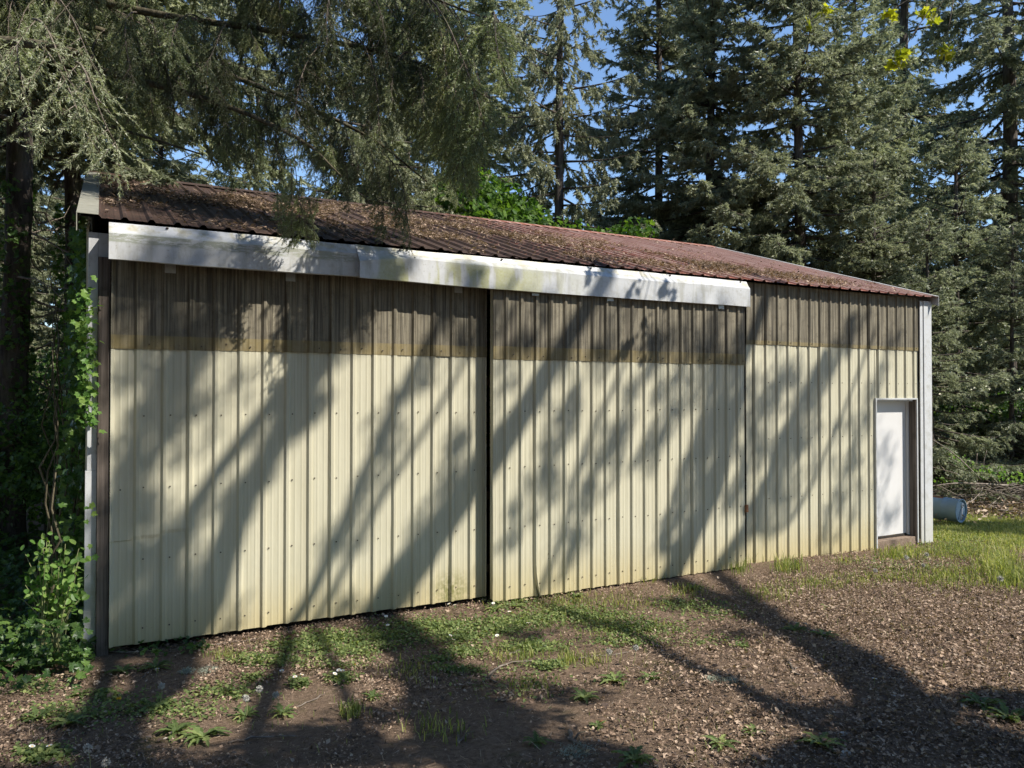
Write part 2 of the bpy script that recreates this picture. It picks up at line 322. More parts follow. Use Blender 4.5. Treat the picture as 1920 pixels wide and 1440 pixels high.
# ------------------------------------------------------------------ ground
def axis(lo, hi, step, far):
    a = np.arange(lo, hi + 1e-6, step); e = []
    d = step
    p = hi
    while p < far: d *= 1.35; p += d; e.append(p)
    f2 = []; d = step; p = lo
    while p > -far: d *= 1.35; p -= d; f2.append(p)
    return np.concatenate([np.array(f2[::-1]), a, np.array(e)])
gx = axis(-3, 14, 0.075, 500); gy = axis(-7.5, 3, 0.075, 500)
X, Y = np.meshgrid(gx, gy); V = np.stack([X, Y, gz(X, Y)], -1).reshape(-1, 3)
nx, ny = len(gx), len(gy); i = np.arange(ny - 1)[:, None] * nx; j = np.arange(nx - 1)[None, :]
q = np.stack([i + j, i + j + 1, i + nx + j + 1, i + nx + j], -1).reshape(-1, 4)
me = trimesh('ground', V, np.concatenate([q[:, [0, 1, 2]], q[:, [0, 2, 3]]]), None, True)
ground = link('ground', me, None, GROUND); ground['kind'] = 'structure'; ground['label'] = 'brown bare dirt yard in front of the shed'; ground['category'] = 'ground'

# ------------------------------------------------------------------ shed
Lx, He, W, Hr = 10.46 * S, 3.37 * S, 4.41 * S, 4.81 * S
YL, YR, YC = -0.075, -0.235, -0.315          # left door, right door, track cover planes
shed = thing('metal_shed', 'long cream ribbed metal shed with brown roof and white trim', 'shed')
def prof(x0, x1, ribs, p, h=0.024):
    pts = []
    for r in ribs:
        pts += [(r - 0.033, 0), (r - 0.012, h), (r + 0.012, h), (r + 0.033, 0)]
        for k in (1, 2):
            c = r + p * k / 3 + (0.004 if k == 1 else -0.004); pts += [(c - 0.012, 0), (c - 0.004, 0.0022), (c + 0.004, 0.0022), (c + 0.012, 0)]
    pts = sorted(pts); xs = [a for a, _ in pts]; ys = [b for _, b in pts]
    ins = [(a, b) for a, b in pts if x0 + 1e-4 < a < x1 - 1e-4]
    return [(x0, float(np.interp(x0, xs, ys)))] + ins + [(x1, float(np.interp(x1, xs, ys)))]
def sheet(name, x0, x1, zlo, zhi, ribs, p, y, parent, mat, rows=None, off=0.0, seed=0, xf=None, flare=0, crease=None, h=0.024):
    """ribbed metal sheet in the xz plane, facing -y; zlo, zhi callables or numbers; xf maps (x, out, z) to world"""
    pr = prof(x0, x1, ribs, p, h); zl = zlo if callable(zlo) else (lambda x: zlo); zh = zhi if callable(zhi) else (lambda x: zhi)
    ts = np.linspace(0, 1, rows or 14); V = []; n = len(pr)
    if crease: ts = np.sort(np.concatenate([ts, np.linspace(crease[0], crease[1], 14)]))
    for t in ts:
        for k, (x, d) in enumerate(pr):
            z = zl(x) + (zh(x) - zl(x)) * t
            out = d + off + 0.006 * float(vnoise(np.array(x * 2.3 + seed), np.array(z * 1.6 + seed), 9)) + 0.003 * float(vnoise(np.array(x * 7 + seed), np.array(z * 4), 5))
            xx = x
            if k == 0: out += 0.004
            if crease:
                zc = 0.93 + 0.14 * max(0, (x - 0.25)) * (1 if x > 0.3 else 0.3); dz = z - zc
                if abs(dz) < 0.10: out += (0.004 if dz > 0 else -0.004) * (1 - abs(dz) / 0.10)
            if flare and z < 0.42 and x < x0 + 0.07:
                u = (1 - z / 0.42) ** 2; w_ = 1 - (x - x0) / 0.07; out += 0.05 * u * w_; xx = x + 0.05 * u * w_
            V.append((xx, y - out, z))
    m = len(ts); Fq = [(r * n + c, r * n + c + 1, (r + 1) * n + c + 1, (r + 1) * n + c) for r in range(m - 1) for c in range(n - 1)]
    if xf: V = [xf(*v) for v in V]
    return link(name, pmesh(name, V, Fq), parent, mat)
def screws(name, pts, parent, n_=(0, -1, 0), r=0.0068):
    tb = TB(); nn = np.array(n_, float); a = nrm(np.cross(nn, [0.2, 0.1, 0.97])); b = np.cross(nn, a)
    for p in pts:
        p = np.array(p); ang = np.linspace(0, 2 * math.pi, 7)[:-1]
        ring = p + r * (np.cos(ang)[:, None] * a + np.sin(ang)[:, None] * b); top = ring * 1.0 + nn * 0.007; c = p + nn * 0.009
        V = np.vstack([ring, top, c]); T = []
        for k in range(6): T += [(k, (k + 1) % 6, 6 + (k + 1) % 6), (k, 6 + (k + 1) % 6, 6 + k), (6 + k, 6 + (k + 1) % 6, 12)]
        tb.add(V, T, 0.5)
    o = link(name, tb.mesh(name), parent, SCREW); o['kind'] = 'stuff'; return o
def cladding(parent, x0, x1, ribs, p, y, zlo, zsplit, ztop, fib, per=3, crease=False, flare_rib=None, notch=None, metal='metal_panel'):
    edges = [x0] + [r - 0.034 for r in ribs[per::per] if r < x1 - 0.15] + [x1]
    for k in range(len(edges) - 1):
        a, b = edges[k], edges[k + 1] + (0.064 if k < len(edges) - 2 else 0); off = 0.0035 * (k % 2)
        fl = flare_rib is not None and abs(a - flare_rib) < 0.12
        zl = zlo + 0.012 * (hash2(k, 3.0) - 0.5)
        if notch and b > notch[0] and a < notch[1]:
            if a < notch[0]: sheet(metal, a, notch[0], zl, zsplit + 0.12, ribs, p, y, parent, CREAM, off=off, seed=k)
            sheet(metal, max(a, notch[0]), min(b, notch[1] + 0.2), notch[2], zsplit + 0.12, ribs, p, y, parent, CREAM, rows=6, off=off, seed=k)
        else:
            sheet(metal, a, b, zl, zsplit + 0.12, ribs, p, y, parent, CREAM, rows=22, off=off, seed=k + int(x0 * 10), flare=fl, crease=(0.30, 0.46) if (crease and k == 0) else None)
    edges = [x0] + [r - 0.034 for r in ribs[per + 1::per + 2] if r < x1 - 0.15] + [x1]
    for k in range(len(edges) - 1):
        a, b = edges[k], edges[k + 1] + (0.064 if k < len(edges) - 2 else 0)
        dz = 0.008 * (hash2(k, 8.0) - 0.5)
        sheet('translucent_panel', a, b, zsplit + dz, ztop, ribs, p, y - 0.009, parent, fib, rows=8, off=0.004 * (k % 2), seed=k + 50, h=0.022)
# left sliding door
def ribs_from(px0, px1, n, Yp):
    a = on_y(px0, 900, Yp)[0]; b = on_y(px1, 900, Yp)[0]; p = (b - a) / (n - 1); return a, p
a, p = ribs_from(258, 883, 16, YL - 0.02); dl0, dl1 = on_y(206, 900, YL)[0], on_y(911, 900, YL)[0]
ribs = [a + p * k for k in range(-1, 19)]
hb = HB(); yb = YL + 0.004
for z in (0.10, 0.55, 1.05, 1.75, 2.55, 3.35): hb.box((dl0 + 0.01, yb + 0.012, z), (dl1 - 0.01, yb + 0.05, z + 0.10))
for x in (dl0 + 0.06, (dl0 + dl1) / 2, dl1 - 0.10): hb.box((x, yb + 0.014, 0.06), (x + 0.06, yb + 0.046, 3.5))
ld = hb.obj('sliding_door', PURLIN, shed); ld['label'] = 'left sliding door on the inner track, creased near its lower corner'
cladding(ld, dl0, dl1, [r for r in ribs if r < dl1 + .1], p, YL, 0.03, 2.365 * S, 3.50, FIB_DOOR, 3, True)
rows_l = [on_y(216, 919, YL)[2], 1.02 * S * 0.75, 1.0]
def srow(px, py, Yp): return on_y(px, py, Yp)[2]
sl = []
for z in (srow(709, 774, YL), srow(417, 906, YL), srow(417, 1035, YL), 0.16):
    for r in ribs[1:]:
        if dl0 + 0.03 < r + 0.045 < dl1: sl.append((r + 0.047, YL - 0.004, z + 0.012 * (hash2(r * 9, z) - 0.5)))
sl.append((dl0 + 0.08, YL - 0.004, srow(216, 919, YL)))
for r in ribs[1:]:
    if dl0 < r + 0.09 < dl1 and hash2(r * 7, 2.2) > 0.25: sl.append((r + 0.085, YL - 0.016, 2.365 * S + 0.035 + 0.03 * hash2(r * 5, 1.0)))
screws('screws', sl, ld)
# right sliding door, on the outer track
a2, p2 = ribs_from(950, 1279, 14, YR - 0.02); dr0, dr1 = on_y(924, 900, YR)[0], on_y(1396, 900, YR)[0]
ribs2 = [a2 + p2 * k for k in range(-1, 19)]
hb = HB(); yb = YR + 0.004
for z in (0.10, 0.55, 1.05, 1.75, 2.55, 3.35): hb.box((dr0 + 0.01, yb + 0.012, z), (dr1 - 0.01, yb + 0.05, z + 0.10))
for x in (dr0 + 0.012, (dr0 + dr1) / 2, dr1 - 0.08): hb.box((x, yb + 0.014, 0.06), (x + 0.06, yb + 0.046, 3.5))
rd = hb.obj('sliding_door', PURLIN, shed); rd['label'] = 'right sliding door on the outer track, one seam curled at its foot'
cladding(rd, dr0, dr1, [r for r in ribs2 if r < dr1 + .1], p2, YR, 0.0, 2.345 * S, 3.50, FIB_DOOR, 3, False, flare_rib=on_y(1009, 1000, YR)[0])
HB().box((dr0 - 0.004, YR - 0.004, 0.02), (dr0 - 0.001, YR + 0.055, 3.48)).obj('edge_trim', CREAM, rd)
sl = []
for z in (srow(930, 772, YR), srow(950, 877, YR), srow(950, 990, YR), 0.14):
    for r in ribs2[1:]:
        if dr0 + 0.03 < r + 0.045 < dr1: sl.append((r + 0.047, YR - 0.004, z + 0.012 * (hash2(r * 9, z) - 0.5)))
for r in ribs2[1:]:
    if dr0 < r + 0.09 < dr1 and hash2(r * 7, 2.2) > 0.2: sl.append((r + 0.085, YR - 0.016, 2.345 * S + 0.035 + 0.03 * hash2(r * 5, 1.0)))
for k in range(9): sl.append((on_y(1030, 1080, YR)[0] + 0.03 * RG.normal(), YR - 0.004, 0.42 + 0.05 * RG.normal()))
screws('screws', sl, rd)
# door hangers
for dr, xs, yy in ((ld, (0.55, 1.6, 3.35), YL), (rd, (4.2, 5.2, 6.9), YR)):
    for x in xs:
        HB().box((x, yy - 0.036, 3.28), (x + 0.09, yy - 0.030, 3.46)).obj('hanger_bracket', STEEL, dr, 0.002)
# fixed wall with walk door
a3, p3 = ribs_from(1417, 1632, 12, -0.02); fx0, fx1 = on_y(1399, 900, 0)[0], on_y(1722, 800, 0)[0]
ribs3 = [a3 + p3 * k for k in range(-3, 18)]
dx0, dx1, dz1 = 9.314 * S, 10.159 * S, 1.94 * S
hb = HB()
for z in (0.25, 1.05, 2.3, 3.45): hb.box((0.02, 0.035, z), (dx0 - 0.12 if z < 2.2 else Lx - 0.02, 0.075, z + 0.09))
fw = hb.obj('front_wall', PURLIN, shed)
cladding(fw, fx0, fx1, ribs3, p3, 0.0, -0.09, 2.615 * S, 3.70, FIB_WALL, 3, notch=(dx0 - 0.015, dx1 + 0.02, dz1 + 0.01), metal='wall_panel')
sheet('wall_panel', dx1 + 0.012, fx1, -0.09, dz1 + 0.01, ribs3, p3, 0.0, fw, CREAM, rows=6)
sl = []
for z in (srow(1450, 717, 0), srow(1450, 823, 0), srow(1450, 934, 0)):
    for r in ribs3:
        if fx0 + 0.2 < r + 0.045 < (fx1 if z > dz1 else dx0): sl.append((r + 0.047, -0.004, z + 0.012 * (hash2(r * 9, z) - 0.5)))
for r in ribs3:
    if dx0 < r < dx1: sl.append((r + 0.04, -0.004, dz1 + 0.06))
    if fx0 + .2 < r < fx1 and hash2(r * 3, 1.0) > .3: sl.append((r + 0.05, -0.014, 2.615 * S + 0.04))
screws('screws', sl, fw, r=0.006)
HB().box((dr1 + 0.005, -0.115, 0.0), (dr1 + 0.012, -0.02, 3.2)).obj('door_stop', DARK, fw)  # stop coloured dark, the shade of the door gap put into its colour
HB().box((dr1 - 0.005, YR - 0.04, on_y(1397, 960, YR)[2]), (dr1 + 0.03, YR - 0.005, on_y(1397, 946, YR)[2])).obj('latch', DRUMRUST, rd, 0.004)
# wall behind the sliding doors
hb = HB()
for x in (0.135, dr1 + 0.02): hb.box((x, -0.018, -0.02), (x + 0.09, 0.03, 3.5))
hb.box((0.13, -0.012, 3.3), (dr1 + 0.1, 0.033, 3.58)); hb.obj('door_framing', PURLIN, shed)
# other walls
def side(px_, sgn, nm):
    xs0 = np.arange(0.0, 2 * W - 0.01, p3 * 4); o = HB().box((px_ - 0.03 * 1 if sgn > 0 else px_ + 0.0, 0.1, 0.3), (px_ + 0.0 if sgn > 0 else px_ + 0.03, 2 * W - 0.1, 0.4)).obj(nm, PURLIN, shed)
    rb = [0.1 + p3 * k for k in range(50)]
    for k, u in enumerate(xs0):
        u1 = min(u + p3 * 4 + 0.03, 2 * W)
        zt = lambda x: He - 0.02 + (Hr - He) * (1 - abs(x - W) / W) - 0.05
        if sgn < 0: f = lambda x, y, z: (px_ + y, x, z)
        else: f = lambda x, y, z: (px_ - y, x, z)
        sheet('wall_panel', u, u1, -0.08, zt, rb, p3, -0.036, o, CREAM, rows=5, off=0.003 * (k % 2), seed=k, xf=f)
side(0.0, -1, 'side_wall'); side(Lx - 0.04, 1, 'side_wall')
bw = HB().box((0.05, 2 * W - 0.1, 0.3), (Lx - 0.05, 2 * W - 0.06, 0.4)).obj('back_wall', PURLIN, shed)
rb = [0.1 + p3 * k for k in range(60)]
for k, u in enumerate(np.arange(0, Lx - 0.01, p3 * 4)):
    sheet('wall_panel', u, min(u + p3 * 4 + 0.03, Lx), -0.08, He - 0.08, rb, p3, 0.0, bw, CREAM, rows=5, off=0.003 * (k % 2), seed=k, xf=lambda x, y, z: (x, 2 * W - y - 0.04, z))
# corner trims
lt = HB()
lt.box((-0.045, -0.024, 1.55), (0.03, -0.004, 3.60)); lt.box((-0.045, -0.004, 1.55), (-0.03, 0.12, 3.60))
lt.box((-0.058, -0.028, 0.36), (0.03, -0.006, 1.549)); lt.box((-0.058, -0.006, 0.36), (-0.044, 0.12, 1.549))
lt.box((-0.062, -0.032, -0.1), (0.03, -0.008, 0.359)); lt.box((-0.062, -0.008, -0.1), (-0.048, 0.12, 0.359))
lt.box((0.0305, -0.022, 3.39), (0.2, -0.002, 3.60)); lt.obj('corner_trim', WTRIM, shed, 0.003)
rt = HB(); rx = on_y(1722, 800, 0)[0]
rt.box((rx, -0.038, -0.1), (rx + 0.075, -0.022, 3.66)); rt.box((rx + 0.0752, -0.052, -0.1), (Lx + 0.022, -0.030, 3.66)); rt.box((Lx + 0.0, -0.0295, -0.1), (Lx + 0.0218, 0.12, 3.66)); rt.obj('corner_trim', WTRIM, shed, 0.003)
# timber post
hb = HB(); hb.box((0.032, -0.085, -0.1), (0.126, 0.0, 3.385)); hb.obj('timber_post', OLDWOOD, shed, 0.006)
# track cover, two lengths
def cover(x0, x1, dz, bent, seed):
    n = int((x1 - x0) / 0.12); V = []; zb = 3.335 + dz
    pr = [(-0.10, 3.668), (YC + 0.075, 3.660), (YC + 0.045, 3.605), (YC, 3.555), (YC - 0.002, zb), (YC + 0.02, zb - 0.004), (YC + 0.022, zb + 0.012)]
    for k in range(n + 1):
        x = x0 + (x1 - x0) * k / n
        for t, (y, z) in enumerate(pr):
            wv = 0.024 * float(vnoise(np.array(x * 1.4 + seed), np.array(t * 0.6), 3)) + 0.008 * float(vnoise(np.array(x * 5 + seed), np.array(t * 0.7), 4))
            b = max(0, 1 - (x - x0) / 0.6) ** 1.5 * bent * 1.5
            V.append((x, y + wv - b * (0.05 if t in (2, 3, 4, 5, 6) else 0), z + wv * 0.8 - (0.05 * b if t >= 2 and t < 4 else 0)))
    m = len(pr); Fq = [(k * m + t, k * m + t + 1, (k + 1) * m + t + 1, (k + 1) * m + t) for k in range(n) for t in range(m - 1)]
    o = link('track_cover', pmesh('track_cover', V, Fq), shed, WSTAIN); sm = o.modifiers.new('thick', 'SOLIDIFY'); sm.thickness = 0.0025; sm.offset = 1
    pts = [(x0 + 0.45 + 1.15 * k, YC + 0.055, 3.645) for k in range(int((x1 - x0 - 0.4) / 1.15) + 1)]
    screws('screws', pts, o, (0, -0.5, 0.85), 0.012); return o
cv = cover(0.107, 2.27, 0.0, 0, 1); cv['label'] = 'left length of white track cover with grey lichen stripe'
cv2 = cover(2.235, 7.40, -0.012, 1, 9); cv2['label'] = 'right length of white track cover with green streaks and bent end'
HB().extrude([(YC + 0.004, 3.325), (YC + 0.004, 3.55), (YC + 0.078, 3.655), (-0.06, 3.66), (-0.06, 3.60)], (7.398, 0, 0), (0, 1, 0), (0, 0, 1), (0.004, 0, 0)).obj('cover_end_plate', WHITE, shed)
HB().box((0.12, -0.20, 3.50), (7.38, -0.165, 3.57)).box((0.12, -0.30, 3.50), (7.38, -0.265, 3.57)).box((0.12, -0.262, 3.585), (7.38, -0.012, 3.60)).obj('door_track', STEEL, shed)
# roof
slope = math.atan2(Hr - He, W); cs, sn = math.cos(slope), math.sin(slope); RL = math.hypot(W, Hr - He)
hb = HB()
for k in range(8):
    x = 0.12 + (Lx - 0.3) * k / 7
    for sgn in (0, 1):
        y0, y1 = (0.1, W) if sgn == 0 else (2 * W - 0.1, W)
        hb.extrude([(y0, He - 0.20), (y0, He - 0.10 + 0.02), (y1, Hr - 0.10), (y1, Hr - 0.25)], (x, 0, 0), (0, 1, 0), (0, 0, 1), (0.06, 0, 0))
roof = hb.obj('roof', PURLIN, shed)
rr = [0.02 + 0.2106 * k for k in range(60)]
def roof_xf(front):
    def f(x, y, z):                            # z = distance up the slope from the eave, -y = out of the sheet
        o = -y; yy = -0.15 + z * cs - o * sn; zz = He + 0.045 - 0.15 * sn / cs + z * sn + o * cs
        return (x, yy, zz) if front else (x, 2 * W - yy, zz)
    return f
for fr in (True, False):
    ed = np.arange(-0.10, Lx + 0.0, 0.2106 * 4)
    for k, u in enumerate(ed):
        u1 = min(u + 0.2106 * 4 + 0.05, Lx + 0.02)
        if u1 - u < 0.1: continue
        jag = 0.03 * (hash2(k, 5.0) - 0.5) if fr else 0
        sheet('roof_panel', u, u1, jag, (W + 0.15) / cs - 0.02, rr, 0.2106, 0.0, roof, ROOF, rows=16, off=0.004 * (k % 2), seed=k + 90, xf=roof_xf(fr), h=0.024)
rz = He + 0.045 - 0.15 * sn / cs + (W + 0.15) * sn / cs
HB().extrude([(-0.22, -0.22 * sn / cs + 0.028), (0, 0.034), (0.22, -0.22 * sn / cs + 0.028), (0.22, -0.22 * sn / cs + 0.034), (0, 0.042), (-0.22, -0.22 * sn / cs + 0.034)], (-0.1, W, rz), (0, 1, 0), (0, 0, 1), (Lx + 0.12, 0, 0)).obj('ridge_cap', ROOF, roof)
def rake(x0, x1, mat, lip):
    for sgn in (1, -1):
        h = HB(); e = -0.17; yb = lambda y: y if sgn > 0 else 2 * W - y
        zt = lambda y: He + 0.045 + y * sn / cs
        npc = 5; ys = np.linspace(e, W - 0.02, npc + 1)
        for k in range(npc):
            a_, b_ = ys[k], ys[k + 1] - 0.004; up = 0.03 + 0.002 * (k % 2)
            h.extrude([(yb(a_), zt(a_) + up), (yb(a_), zt(a_) + up + 0.006), (yb(b_), zt(b_) + up + 0.006), (yb(b_), zt(b_) + up)], (x0, 0, 0), (0, 1, 0), (0, 0, 1), (x1 - x0, 0, 0))
            xo = x0 if lip < 0 else x1 - 0.006
            h.extrude([(yb(a_), zt(a_) + up - 0.15), (yb(a_), zt(a_) + up - 0.001), (yb(b_), zt(b_) + up - 0.001), (yb(b_), zt(b_) + up - 0.15)], (xo, 0, 0), (0, 1, 0), (0, 0, 1), (0.006, 0, 0))
        h.obj('rake_trim', mat, roof)
rake(-0.135, 0.03, RAKE, -1); rake(Lx - 0.07, Lx + 0.03, WHITE, 1)
# walk door
slab = HB().box((dx0 + 0.02, 0.125, 0.05), (dx1 - 0.045, 0.165, dz1 - 0.035)).obj('walk_door', DOORW, shed, 0.004)
h = HB(); h.box((dx0 - 0.03, -0.034, -0.08), (dx0 - 0.006, 0.0, dz1 + 0.012)); h.box((dx0 - 0.0055, -0.032, dz1 - 0.010), (dx1 + 0.03, 0.0, dz1 + 0.012)); h.box((dx1 + 0.004, -0.033, -0.08), (dx1 + 0.030, 0.0, dz1 - 0.011)); h.obj('door_trim', WHITE, slab, 0.002)
h = HB(); h.box((dx0 - 0.016, 0.001, 0.0), (dx0 + 0.016, 0.22, dz1 - 0.011)); h.box((dx0 + 0.0165, 0.001, dz1 - 0.034), (dx1 - 0.05, 0.22, dz1 - 0.011)); h.obj('door_frame', DOORW, slab)
HB().box((dx1 - 0.042, 0.09, 0.03), (dx1 - 0.012, 0.22, dz1 - 0.012)).obj('door_stop', DOORW, slab)
HB().box((dx1 - 0.011, -0.02, -0.06), (dx1 + 0.0035, 0.22, dz1 - 0.012)).obj('door_jamb', JAMB, slab)
HB().box((dx0 - 0.004, -0.008, -0.14), (dx1 - 0.012, 0.20, 0.012)).obj('threshold', SILL, slab, 0.006)
HB().box((dx0 + 0.03, 0.11, 0.02), (dx1 - 0.06, 0.124, 0.046)).obj('door_sweep', DARK, slab)
HB().box((dx0 - 0.25, 0.5, -0.05), (Lx - 0.2, 0.52, 3.3)).obj('inner_lining', DARK, shed)

# ------------------------------------------------------------------ foliage makers
def frames(D):
    up = np.where(np.abs(D[:, 2:3]) < 0.9, np.array([[0, 0, 1.0]]), np.array([[1.0, 0, 0]]))
    A = nrm(np.cross(D, up)); return A, np.cross(A, D)
def needle_tris(P, D, L, per_m, nl, nw, spread, rg, tb, tone=0.0, flat=0.0):
    """needles round twig segments P + D*L"""
    cnt = np.maximum(1, (L * per_m).astype(int)); idx = np.repeat(np.arange(len(P)), cnt); n = len(idx)
    t = rg.random(n); A, B = frames(D); ang = rg.random(n) * 2 * math.pi
    rad = A[idx] * np.cos(ang)[:, None] + B[idx] * (np.sin(ang) * (1 - flat))[:, None]; rad = nrm(rad)
    al = spread * (0.7 + 0.5 * rg.random(n)); nd = nrm(D[idx] * np.cos(al)[:, None] + rad * np.sin(al)[:, None])
    base = P[idx] + D[idx] * (L[idx] * t)[:, None]; ll = nl * (0.7 + 0.6 * rg.random(n)); side = nrm(np.cross(nd, rg.normal(size=(n, 3)))) * nw * 0.5
    V = np.stack([base - side, base + side, base + nd * ll[:, None]], 1).reshape(-1, 3)
    tw = rg.random(len(P)); r = np.clip(0.25 + 0.45 * tw[idx] + 0.3 * rg.random(n) + tone, 0, 1)
    tb.add(V, np.arange(3 * n).reshape(-1, 3), np.repeat(r, 3))
def fir_mesh(name, h, zb, rmax, droop, nbr, seed, hang=0.3, per_m=95, nl=0.095, nw=0.034, power=0.8, density=1.0):
    rg = np.random.default_rng(seed); tb = TB(); wb = TB()
    zs = np.sort(zb + (h - zb) * rg.random(nbr) ** 1.15); PP, DD, LL = [], [], []
    for k, z in enumerate(zs):
        f = (z - zb) / (h - zb); az = k * 2.39996 + rg.normal() * 0.4
        L = rmax * (1 - f) ** power * rg.uniform(0.55, 1.15) + 0.25
        if f < 0.12: L *= rg.uniform(0.5, 1.0)
        e0 = -0.15 - droop * (1 - f) + 0.75 * f; R = np.array([math.cos(az), math.sin(az), 0.0]); Sd = np.array([-R[1], R[0], 0])
        s = np.linspace(0, 1, 9); sag = 0.35 * droop; bend = rg.normal() * 0.12
        C = np.array([0, 0, z]) + R * (L * s)[:, None] + Sd * (bend * L * s * s)[:, None]; C[:, 2] += L * (e0 * s - sag * s ** 2 + 0.32 * s ** 3 * (0.4 + droop))
        wb.add(*tube(C, np.linspace(0.012 + 0.011 * L, 0.004, 9), 4), 0.5)
        n2 = max(5, int(L / 0.085 * density)); ss = 0.10 + 0.9 * rg.random(n2) ** 0.8
        pos = np.stack([np.interp(ss, s, C[:, a_]) for a_ in range(3)], 1); tan = nrm(np.stack([np.interp(ss, s, np.gradient(C[:, a_])) for a_ in range(3)], 1))
        sgn = np.where(rg.random(n2) < 0.5, -1, 1)[:, None]
        d2 = nrm(tan * rg.uniform(0.3, 0.9, (n2, 1)) + Sd * sgn * rg.uniform(0.3, 1.0, (n2, 1)) + np.array([0, 0, -1.0]) * (hang * rg.uniform(0.4, 1.6, (n2, 1))) + rg.normal(size=(n2, 3)) * 0.1)
        l2 = (0.16 + 0.36 * L * (1 - ss) * 0.8) * rg.uniform(0.6, 1.2, n2); l2 = np.clip(l2, 0.14, 0.85)
        PP.append(pos); DD.append(d2); LL.append(l2)
        # tertiary twigs
        n3 = np.maximum(1, (l2 / 0.13).astype(int)); ix = np.repeat(np.arange(n2), n3); m = len(ix); t = rg.random(m)
        p3_ = pos[ix] + d2[ix] * (l2[ix] * t)[:, None]; A, B = frames(d2); sg = np.where(rg.random(m) < 0.5, -1, 1)[:, None]
        d3 = nrm(d2[ix] * 0.7 + A[ix] * sg * rg.uniform(0.4, 0.9, (m, 1)) + rg.normal(size=(m, 3)) * 0.25 + np.array([0, 0, -hang * 0.8]))
        PP.append(p3_); DD.append(d3); LL.append(0.10 + 0.13 * rg.random(m))
    needle_tris(np.concatenate(PP), np.concatenate(DD), np.concatenate(LL), per_m, nl, nw, 0.75, rg, tb)
    return tb.mesh(name), wb.mesh(name + '_limbs', True)
def trunk_mesh(name, h, r0, r1, seed, n=10, lean=0.0, flare=0.35):
    rg = np.random.default_rng(seed); z = np.concatenate([[-0.3, 0.0, 0.25, 0.7], np.linspace(1.5, h, 22)])
    P = np.stack([lean * z + 0.06 * np.sin(z * 0.35 + seed), 0.05 * np.sin(z * 0.27 + 2 * seed), z], 1)
    r = r0 + (r1 - r0) * np.clip(z / h, 0, 1); r = r * (1 + flare * np.exp(-np.clip(z, 0, 9) / 0.35))
    tb = TB(); V, T = tube(P, r, n, 0.05, seed); tb.add(V, T, 0.5); return tb.mesh(name, True)
LEAF5 = (np.array([[0, 0, 0], [0.42, 0.05, 0.03], [0.32, 0.30, 0.05], [0.52, 0.55, 0.02], [0.22, 0.62, 0.06], [0, 1.0, -0.04], [-0.22, 0.62, 0.06], [-0.52, 0.55, 0.02], [-0.32, 0.30, 0.05], [-0.42, 0.05, 0.03], [0, 0.4, -0.03]], float),
         np.array([[10, 0, 1], [10, 1, 2], [10, 2, 3], [10, 3, 4], [10, 4, 5], [10, 5, 6], [10, 6, 7], [10, 7, 8], [10, 8, 9], [10, 9, 0]]))
OVAL = (np.array([[0, 0, 0], [0.3, 0.25, 0.05], [0.36, 0.55, 0.06], [0.2, 0.88, 0.02], [0, 1, -0.04], [-0.2, 0.88, 0.02], [-0.36, 0.55, 0.06], [-0.3, 0.25, 0.05], [0, 0.5, -0.03]], float),
        np.array([[8, i, (i + 1) % 8] for i in range(8)]))
DIAM = (np.array([[0, 0, 0], [0.34, 0.45, 0.09], [0, 1, -0.05], [-0.34, 0.45, 0.09]], float), np.array([[0, 1, 2], [0, 2, 3]]))
CURL = (np.array([[0, 0, 0.12], [0.36, 0.45, 0.30], [0, 1, 0.10], [-0.36, 0.45, 0.24]], float), np.array([[0, 1, 2], [0, 2, 3]]))
def leaves(tb, P, size, rg, shape=DIAM, nrm_bias=(0, 0, 0.6), tone=0.0, hang=0.0, jit=1.0):
    P = np.asarray(P, float); n = len(P); V0, T0 = shape; size = np.broadcast_to(np.asarray(size, float), (n,)) * rg.uniform(0.6, 1.25, n)
    Nn = nrm(rg.normal(size=(n, 3)) * jit + np.array(nrm_bias)); d = rg.normal(size=(n, 3)) + np.array([0, 0, -hang]); D = nrm(d - Nn * np.sum(d * Nn, 1, keepdims=True)); A = np.cross(D, Nn)
    V = P[:, None, :] + size[:, None, None] * (A[:, None, :] * V0[None, :, 0:1] + D[:, None, :] * V0[None, :, 1:2] + Nn[:, None, :] * V0[None, :, 2:3])
    k = len(V0); T = (T0[None] + (np.arange(n) * k)[:, None, None]).reshape(-1, 3)
    tb.add(V.reshape(-1, 3), T, np.repeat(np.clip(rg.random(n) + tone, 0, 1), k))
def blob(rg, c, r, n, shell=0.5):
    d = nrm(rg.normal(size=(n, 3))); return np.asarray(c) + d * np.asarray(r) * (rg.random((n, 1)) ** shell)
def copy_obj(o, parent=None):
    c = o.copy(); COL.objects.link(c); c.parent = parent; return c

